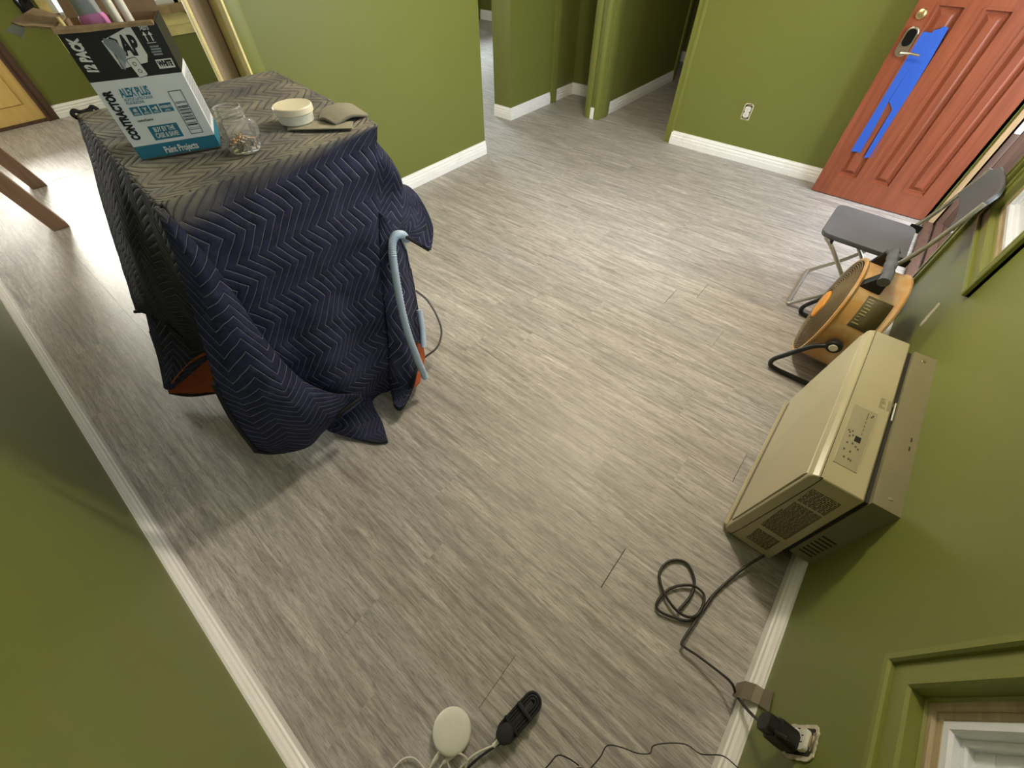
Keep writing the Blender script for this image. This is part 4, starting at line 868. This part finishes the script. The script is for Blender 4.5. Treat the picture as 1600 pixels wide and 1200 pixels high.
# control panel on the top
cpn = [(1.035, -.416), (1.035, -.356), (1.305, -.356), (1.305, -.424)]
cpo = obj('control_panel', pr([(x, y, AZ + .0002) for x, y in cpn], (0, 0, .0012), .0004), 'ac_panel', ac, 20, 'grey beige touch panel on the top')
obj('panel_rim', tb([(x, y, AZ + .0008) for x, y in cpn + cpn[:1]], .0013, 6), 'ac', cpo, 30)
obj('display', box(1.148, 1.172, -.402, -.386, AZ + .0012, AZ + .0020), 'black', cpo, 0)
rs = random.Random(2); dots = []
for x, y in ((1.185, -.376), (1.176, -.370), (1.160, -.372), (1.168, -.380), (1.182, -.366), (1.130, -.372), (1.135, -.385), (1.128, -.395), (1.122, -.402), (1.100, -.370), (1.100, -.386), (1.070, -.376), (1.070, -.388), (1.068, -.394), (1.285, -.413), (1.278, -.410)):
    dots.append((x - .004, x + .004, y - .0022, y + .0022, AZ + .0012, AZ + .0017))
for k in range(6): dots.append((1.185 + .018 * k, 1.195 + .018 * k + (.006 if k > 3 else 0), -.4005, -.3985, AZ + .0012, AZ + .0017))
obj('button_marks', boxes(dots), 'ink', cpo, 0)
lst = []
for c0 in (-.418, -.440):
    for k in range(9):
        x = 1.340 + .0058 * k; l = rs.uniform(.008, .018); lst.append((x, x + .0026, c0 - .017 + .017 - l, c0, AZ + .0002, AZ + .0007))
pm_ = plain('faded_print', srgb(150, 140, 108), .6); M['faded'] = pm_
obj('fine_print', boxes(lst), 'faded', ac, 0)
# rating text on the near side
lst = []; z = .050
while z < .480:
    big = z > .395
    y = -.425 if z < .15 else -.430
    ye = -.352 if z > .32 else (-.345 if z > .15 else -.350)
    while y < ye:
        l = rs.uniform(.004, .014); lst.append((AX0 - .0010, AX0 - .0003, y, min(y + l, ye), z, z + (.0042 if big else .0026))); y += l + rs.uniform(.0016, .004)
    z += .0085 if big else .0056
    if .150 < z < .162: z = .176
    if .385 < z < .392: z = .400
obj('rating_text', boxes([q for q in lst if q[4] < .165]), 'ink', ac, 0); obj('rating_text', boxes([q for q in lst if .165 < q[4] < .39]), 'ink', ac, 0); obj('rating_text', boxes([q for q in lst if q[4] >= .39]), 'ink', ac, 0)
# metal casing that runs into the wall
CX0, CX1 = .962, 1.700
obj('gasket', box(CX0 + .004, CX1, -.470, -.455, .09, AZ - .012), 'ac_dark', ac)
ch = obj('casing', box(CX0, CX1, YR - .12, -.468, .118, AZ + .004, bev=.004), 'ac_metal', ac)
obj('wire_pin', tb([(1.40, -.462, AZ - .006), (1.31, -.462, AZ - .004)], .0022, 6), 'white_plastic', ac)
for x, y in ((1.005, -.505), (1.66, -.50)): obj('screw_head', lt([(.006, 0), (.005, .002), (0, .0025)], (x, y, AZ + .004), seg=12), 'metal', ch)
obj('slots', boxes([(x, x + .018, y, y + .0035, AZ + .004, AZ + .0046) for x, y in ((1.21, -.520), (1.25, -.520))]), 'hole', ch, 0)
lou = []
for k in range(7): lou.append((CX0 - .0015, CX0 + .001, -.520, -.480, .16 + .022 * k, .166 + .022 * k))
obj('louvre', boxes(lou), 'ac_dark', ch, 0)
obj('base_foot', box(1.02, 1.66, -.50, -.462, .018, .12, bev=.004), 'ac_dark', ac)
cdm = obj('power_cord', tb(D['accord'], .0048, 8, 8), 'cord', ac, 60, 'dark cord lying in loose loops on the floor')
obj('power_cord', tb(D['accord2'], .0042, 8, 8), 'cord', ac, 60, 'dark cord running up to the wall plug')

# grey tape holding the cord
tp = [(.472, -.4985, .040), (.505, -.5015, .075), (.520, -.514, .110), (.518, -.5295, .124), (.490, -.5325, .175), (.452, -.5325, .190), (.448, -.528, .120), (.445, -.513, .104), (.440, -.5005, .060)]
bm = bmesh.new()
A_ = [(.500, -.497, .022), (.507, -.500, .070), (.506, -.514, .112), (.504, -.531, .124), (.497, -.532, .178)]
B_ = [(.458, -.497, .026), (.455, -.500, .070), (.456, -.514, .112), (.458, -.531, .124), (.438, -.532, .195)]
a = [bm.verts.new(p) for p in A_]; b = [bm.verts.new(p) for p in B_]
for i in range(4): bm.faces.new((a[i], a[i + 1], b[i + 1], b[i]))
tg = obj('duct_tape', bm, 'grey_tape', None, 0); tag(tg, 'grey strip of tape holding the dark cord to the baseboard', 'tape')
mm = tg.modifiers.new('thickness', 'SOLIDIFY'); mm.thickness = .0012
# plug in the outlet by the window
PO = Vector((.362, YR + .013, .378))
pl = thing('power_plug', 'bulky black plug pushed into the coverless outlet', 'plug', PO)
obj('plug_body', xf(pr([(a, b, 0) for a, b in rrect(.044, .074, .010)], (0, 0, .042), .006), place(PO + Vector((0, 0, -.012)), (1, 0, 0), (0, 0, 1), (0, 1, 0))), 'black', pl)
obj('plug_rear', xf(pr([(a, b, 0) for a, b in rrect(.036, .056, .008)], (0, 0, .018), .005), place(PO + Vector((0, .042, -.012)), (1, 0, 0), (0, 0, 1), (0, 1, 0))), 'black', pl)
obj('strain_relief', tb([PO + Vector((.0, .030, -.046)), PO + Vector((.004, .028, -.062)), PO + Vector((.008, .024, -.075))], .006, 8, 3), 'black', pl)
# thin dark wires
wt = thing('thin_wire', 'thin dark wire wandering over the floor and up the baseboard', 'wire', (.15, -.3, .001))
obj('wire_run', tb(D['thin2'], .0016, 6, 4), 'black', wt, 60); 
wt2 = thing('wire_spool', 'small dark round spool with a kinked wire at the bottom edge', 'spool', (.002, -.245, .001))
obj('spool', lt([(0, 0), (.030, 0), (.032, .004), (.024, .008), (.024, .016), (.032, .020), (.030, .024), (0, .024)], (-.002, -.246, .001), seg=24), 'black', wt2)
obj('wire_loop', tb(D['thin'], .0018, 6, 4), 'black', wt2, 60)

# ------------------------------------------------------------------ drum fan
FX, FZ, FR, FY0, FY1 = 2.215, .268, .245, -.395, -.195
fan = thing('drum_fan', 'worn yellow drum fan on a black tube stand beside the air conditioner', 'fan', (FX, -.30, 0))
Fo = Vector((FX, FY0, FZ)); AY = (0, 1, 0); W = FY1 - FY0
obj('drum', lt([(FR, 0), (FR + .008, .004), (FR + .010, .012), (FR + .004, .018), (FR, .022), (FR, W - .022), (FR + .004, W - .018), (FR + .010, W - .010), (FR + .008, W - .002), (FR, W), (FR - .006, W - .004), (FR - .006, .004)], Fo, AY, 72, True), 'drum', fan, 30)
def grille(name, y, bulge, s):
    bm = bmesh.new(); n = 16
    for k in range(1, n + 1):
        r = .075 + (FR - .012 - .075) * k / n; h = bulge * (1 - (r / FR) ** 2)
        lathe(bm, [(r - .0016, s * (h - .0016)), (r + .0016, s * (h - .0016)), (r + .0016, s * (h + .0016)), (r - .0016, s * (h + .0016))], (FX, y, FZ), AY, 64, True)
    for k in range(8):
        a = 2 * math.pi * k / 8 + .2
        pts = [Vector((FX + math.cos(a) * r, y + s * (bulge * (1 - (r / FR) ** 2) - .003), FZ + math.sin(a) * r)) for r in (.05, .10, .16, .20, FR - .006)]
        tube(bm, pts, .0022, 6)
    return obj(name, bm, 'grille', fan, 50)
grille('front_grille', FY1 - .002, .026, 1); grille('rear_grille', FY0 + .002, .018, -1)
obj('hub_disc', lt([(0, .032), (.045, .031), (.066, .028), (.070, .024), (.070, .020), (0, .020)], (FX, FY1, FZ), AY, 40), 'hub', fan)
obj('motor', lt([(0, 0), (.062, 0), (.066, .006), (.066, .09), (.05, .10), (0, .10)], (FX, FY0 + .02, FZ), AY, 32), 'black', fan)
obj('axle', lt([(0, 0), (.02, 0), (.02, .05), (0, .05)], (FX, FY0 + .118, FZ), AY, 16), 'metal', fan)
for k in range(4):
    bm = bmesh.new(); a0 = math.pi / 2 * k + .3; rows_ = []
    for i in range(7):
        r = .03 + .195 * i / 6; w_ = .75 - .28 * i / 6; tw = .035 - .012 * i / 6
        rows_.append([bm.verts.new((FX + math.cos(a0 + u * w_) * r, FY0 + .143 + (u - .5) * 2 * tw, FZ + math.sin(a0 + u * w_) * r)) for u in (0, .33, .66, 1)])
    for p, q in zip(rows_, rows_[1:]):
        for j in range(3): bm.faces.new((p[j], p[j + 1], q[j + 1], q[j]))
    bo_ = obj('blade', bm, 'black', fan, 60); s_ = bo_.modifiers.new('t', 'SOLIDIFY'); s_.thickness = .003
def drum_pt(a, y, out=0):   # a = angle from the top towards the camera side (-x)
    return Vector((FX - (FR + out) * math.sin(a), y, FZ + (FR + out) * math.cos(a)))
bm = bmesh.new(); g = []
for i in range(9):
    a = math.radians(34 + 34 * i / 8); g.append([bm.verts.new(drum_pt(a, y, .0012)) for y in (-.365, -.265)])
for p, q in zip(g, g[1:]): bm.faces.new((p[0], p[1], q[1], q[0]))
lpz = obj('label_plate', bm, 'plate', fan, 60, 'dark olive rating plate'); s_ = lpz.modifiers.new('t', 'SOLIDIFY'); s_.thickness = .0015; s_.offset = 1
bm = bmesh.new(); rs = random.Random(5)
for i in range(9):
    a = math.radians(37 + 3.2 * i); l = rs.uniform(.010, .028)
    p = [drum_pt(a, -.272, .0032), drum_pt(a, -.272 - l, .0032), drum_pt(a + .018, -.272 - l, .0032), drum_pt(a + .018, -.272, .0032)]
    bm.faces.new([bm.verts.new(v) for v in p])
M['plate_print'] = plain('plate_print', srgb(176, 164, 112), .6)
obj('plate_print', bm, 'plate_print', lpz, 0)
# carrying handle: black bracket rising from the drum to a ribbed grip
q1, q2 = drum_pt(math.radians(30), -.232, -.002), drum_pt(math.radians(30), -.325, -.002)
hd = obj('carry_handle', pr([q1, q2, Vector((2.088, -.322, .542)), Vector((2.088, -.285, .556))], (.035, 0, .012), .005), 'black', fan, 30)
gp = [Vector((2.085, -.303, .543)), Vector((2.13, -.302, .552)), Vector((2.20, -.300, .556)), Vector((2.30, -.298, .553)), Vector((2.38, -.296, .542)), Vector((2.425, -.295, .520))]
obj('grip', tb(smooth_path(gp, 10), .0205, 14, rfun=lambda i, n: (1.12 if (i // 4) % 2 else .92) if i > 14 else 1.12), 'seat', hd, 30, 'ribbed grey grip')
obj('handle_leg', pr([drum_pt(math.radians(-58), -.232, -.002), drum_pt(math.radians(-58), -.325, -.002), Vector((2.41, -.318, .525)), Vector((2.41, -.282, .530))], (.026, 0, 0), .004), 'black', hd, 30)
for s in (-1, 1):
    kb = obj('knob', lt([(0, 0), (.020, 0), (.020, .010), (.030, .012), (.033, .018), (.033, .036), (.028, .042), (0, .043)], (FX + s * (FR - .002), -.300, FZ), (s, 0, 0), 24), 'black', fan)
    obj('knob_cap', lt([(0, .0432), (.018, .0432), (.016, .047), (0, .048)], (FX + s * (FR - .002), -.300, FZ), (s, 0, 0), 20), 'tub', kb)
    x = FX + s * (FR + .026)
    obj('stand_leg', tb([(x, -.300, FZ), (x, -.235, .225), (x, -.165, .120), (x, -.130, .060), (x, -.135, .022), (x, -.175, .013), (x, -.26, .013), (x, -.36, .013), (x, -.42, .013)], .0115, 12, 8), 'black', fan, 60)
obj('stand_bar', tb([(FX - FR - .026, -.415, .013), (FX + FR + .026, -.415, .013)], .0105, 12), 'black', fan)
# the drum sits tipped up a little and turned in its stand
Tf = Matrix.Translation((0, 0, FZ)) @ Matrix.Rotation(math.radians(-3.5), 4, 'Z').inverted() @ Matrix.Rotation(math.radians(5.5), 4, 'X') @ Matrix.Translation((0, 0, -FZ))
bpy.context.view_layer.update()
def sub(o):
    for k_ in o.children:
        if k_.name.split('.')[0] not in ('stand_leg', 'stand_bar', 'knob', 'knob_cap', 'carry_handle', 'grip', 'handle_leg'): k_.data.transform(Tf)
        sub(k_)
sub(fan)
# ------------------------------------------------------------------ folding chair
chx0, chx1 = 2.545, 2.925
chr_ = thing('folding_chair', 'charcoal plastic folding chair with steel tubes in front of the red door', 'chair', (2.73, -.2, 0))
def slab(w, h, r, th, crown, mat4, nx=14, ny=14):
    """rounded plate with a slight dish"""
    bm = bmesh.new(); poly = rrect(w, h, r, 6); top = []
    ringsN = 6; R_ = []
    for k in range(ringsN + 1):
        f = 1 - k / ringsN * .999
        R_.append([bm.verts.new((x * f, y * f, crown * (1 - f * f))) for x, y in poly])
    for a, b in zip(R_, R_[1:]):
        for i in range(len(poly)): bm.faces.new((a[i], a[(i + 1) % len(poly)], b[(i + 1) % len(poly)], b[i]))
    bm.faces.new(R_[-1])
    lip = [bm.verts.new((x * 1.008, y * 1.008, -th * .3)) for x, y in poly]; lo = [bm.verts.new((x * .985, y * .985, -th)) for x, y in poly]
    for a, b in ((R_[0], lip), (lip, lo)):
        for i in range(len(poly)): bm.faces.new((a[i], a[(i + 1) % len(poly)], b[(i + 1) % len(poly)], b[i]))
    bm.faces.new(lo[::-1]); return xf(bm, mat4)
cx = (chx0 + chx1) / 2
obj('seat', slab(.385, .385, .045, .024, -.006, place((cx, -.185, .452), (1, 0, 0), (0, 1, .03), (0, -.03, 1))), 'seat', chr_, 40)
# backrest: curved panel
bm = bmesh.new(); G = []
for k in range(13):
    t = k / 12; z = .632 + .156 * t; row = []
    for i in range(17):
        s = i / 16 * 2 - 1; wv = .215 * (1 - .10 * t) * (1 - .06 * (1 - t) ** 4)
        rc = .0
        if t > .82: rc = (t - .82) / .18
        wv *= (1 - .10 * rc * rc)
        y = -.428 - .050 * t - .020 * (1 - s * s) - .006 * rc * rc
        row.append(bm.verts.new((cx + .01 + s * wv, y, z)))
    G.append(row)
for a, b in zip(G, G[1:]):
    for i in range(16): bm.faces.new((a[i], a[i + 1], b[i + 1], b[i]))
bk = obj('backrest', bm, 'seat', chr_, 60); s_ = bk.modifiers.new('t', 'SOLIDIFY'); s_.thickness = .020; s_.offset = 0; b_ = bk.modifiers.new('b', 'BEVEL'); b_.width = .006; b_.segments = 3
fx0, fx1 = 2.525, 2.955
for x, xf_ in ((fx0, 2.60), (fx1, 3.00)):
    obj('frame_tube', tb([(x + .01, -.462, .76), (x, -.436, .655), (x, -.372, .45), (x, -.22, .20), (x + .01, -.085, .045), (x + .012, -.06, .014)], .0105, 12, 5), 'chrome', chr_, 60)
obj('foot_bar', tb([(fx0 + .012, -.062, .016), (fx0 + .05, -.046, .012), (fx1 - .02, -.046, .012), (fx1 + .012, -.062, .016)], .0105, 12, 4), 'chrome', chr_, 60)
for x in (fx0 + .028, fx1 - .028):
    obj('rear_leg', tb([(x, -.025, .432), (x, -.10, .37), (x, -.36, .10), (x, -.440, .014)], .010, 12, 4), 'chrome', chr_, 60)
obj('rear_bar', tb([(fx0 + .028, -.440, .013), (fx1 - .028, -.440, .013)], .0095, 12), 'chrome', chr_)
obj('under_seat_bar', tb([(fx0 + .02, -.06, .415), (fx1 - .02, -.06, .415)], .009, 12), 'black', chr_)
for x in (fx0 + .014, fx1 - .014): obj('hinge_bracket', box(x - .004, x + .004, -.40, -.345, .415, .455, bev=.003), 'black', chr_)
# ------------------------------------------------------------------ white puck, wound cord bundle and their cables
PK = Vector((-.155, .111, .002))
pk = thing('wireless_puck', 'white round puck with white cables on the floor', 'router', PK)
obj('puck_body', lt([(0, 0), (.050, 0), (.0555, .004), (.057, .012), (.057, .024), (.0555, .030), (.050, .033), (.030, .0345), (0, .035)], PK, seg=64), 'white_plastic', pk, 50)
M['led'] = plain('small_light', (1, 1, 1, 1), .3)
obj('status_dot', lt([(0, 0), (.0016, 0), (.0014, .0006), (0, .0008)], PK + Vector((.017, .008, .0348)), seg=12), 'led', pk)
for q, k in (('wc1', .6), ('wc2', .6)):
    P_ = [Vector(p) for p in D[q]]; d_ = (P_[1] - P_[0]).normalized(); P_[0].z = P_[1].z = .016
    d_ = (P_[1] - P_[0]).normalized(); s0 = P_[0] + d_ * .002
    obj('plug', lt([(0, 0), (.0052, 0), (.0062, .003), (.0062, .030), (.0045, .038), (.003, .040), (0, .040)], s0, d_, 14), 'white_cable', pk)
    obj('cable', tb([s0 + d_ * .038, (P_[1] + P_[2]) / 2, P_[2], P_[2] + Vector((-.05, .0, -.002))], .0028, 8, 6), 'white_cable', pk, 60)
cb = tag(obj('white_cable', tb(D['wc3'] + [(-.29, .06, .012)], .0026, 8, 8), 'white_cable', None, 60), 'white cable arching on the floor beside the puck', 'cable')
cb2 = tag(obj('white_cable', tb(D['wc5'], .0026, 8, 8), 'white_cable', None, 60), 'thin white cable looping just below the puck', 'cable')
A_, B_ = Vector((.078, -.036, .004)), Vector((-.080, -.010, .004)); dd = (B_ - A_).normalized(); nn = Vector((-dd.y, dd.x, 0))
if nn.y < 0: nn = -nn
bd = thing('cord_bundle', 'black cord wound into a long flat bundle on the floor', 'cord', (A_ + B_) / 2)
def stadium(r, z, n=10):
    a = A_ + dd * .028; b = B_ - dd * .028; out = []
    for c, s0 in ((b, -90), (a, 90)):
        for k in range(n + 1):
            t = math.radians(s0 + 180 * k / n); out.append(c + dd * (math.cos(t) * r) + nn * (math.sin(t) * r) + Vector((0, 0, z)))
    return out + out[:1]
for lay in range(4):
    for r in (.024, .0165, .009) if lay in (1, 2, 3) else (.024, .0165):
        obj('cord_loop', tb(stadium(r + .0006 * (lay % 2), .004 + .0075 * lay), .0042, 8), 'navy_cord', bd, 60)
obj('core', xf(box(-.052, .052, -.007, .007, 0, .030, bev=.003), place((A_ + B_) / 2, dd, nn, (0, 0, 1))), 'navy_cord', bd)
obj('plug_block', xf(pr([(x, y, 0) for x, y in rrect(.052, .046, .020, 6)], (0, 0, .042), .006), place(B_ - dd * .022 , dd, nn, (0, 0, 1))), 'navy_cord', bd, 35)
obj('wrap_band', xf(boxes([(-.006, .006, -.030, .030, 0, .040)], .003), place((A_ * .62 + B_ * .38), dd, nn, (0, 0, 1))), 'navy_cord', bd)
obj('wrap_band', xf(boxes([(-.004, .004, -.031, .031, 0, .041)], .003), place((A_ * .30 + B_ * .70), dd, nn, (0, 0, 1))), 'binding', bd)
obj('usb_plug', tb([B_ + Vector((0, 0, .022)), B_ + dd * .022 + Vector((0, .001, .020))], .006, 10), 'white_plastic', bd)
obj('white_lead', tb([B_ + dd * .018 + Vector((0, 0, .020))] + D['wc4'][1:], .0030, 8, 6), 'white_cable', bd, 60)
obj('black_lead', tb([B_ + dd * .002 + Vector((0, -.008, .016))] + D['bc'][1:], .0034, 8, 6), 'navy_cord', bd, 60)
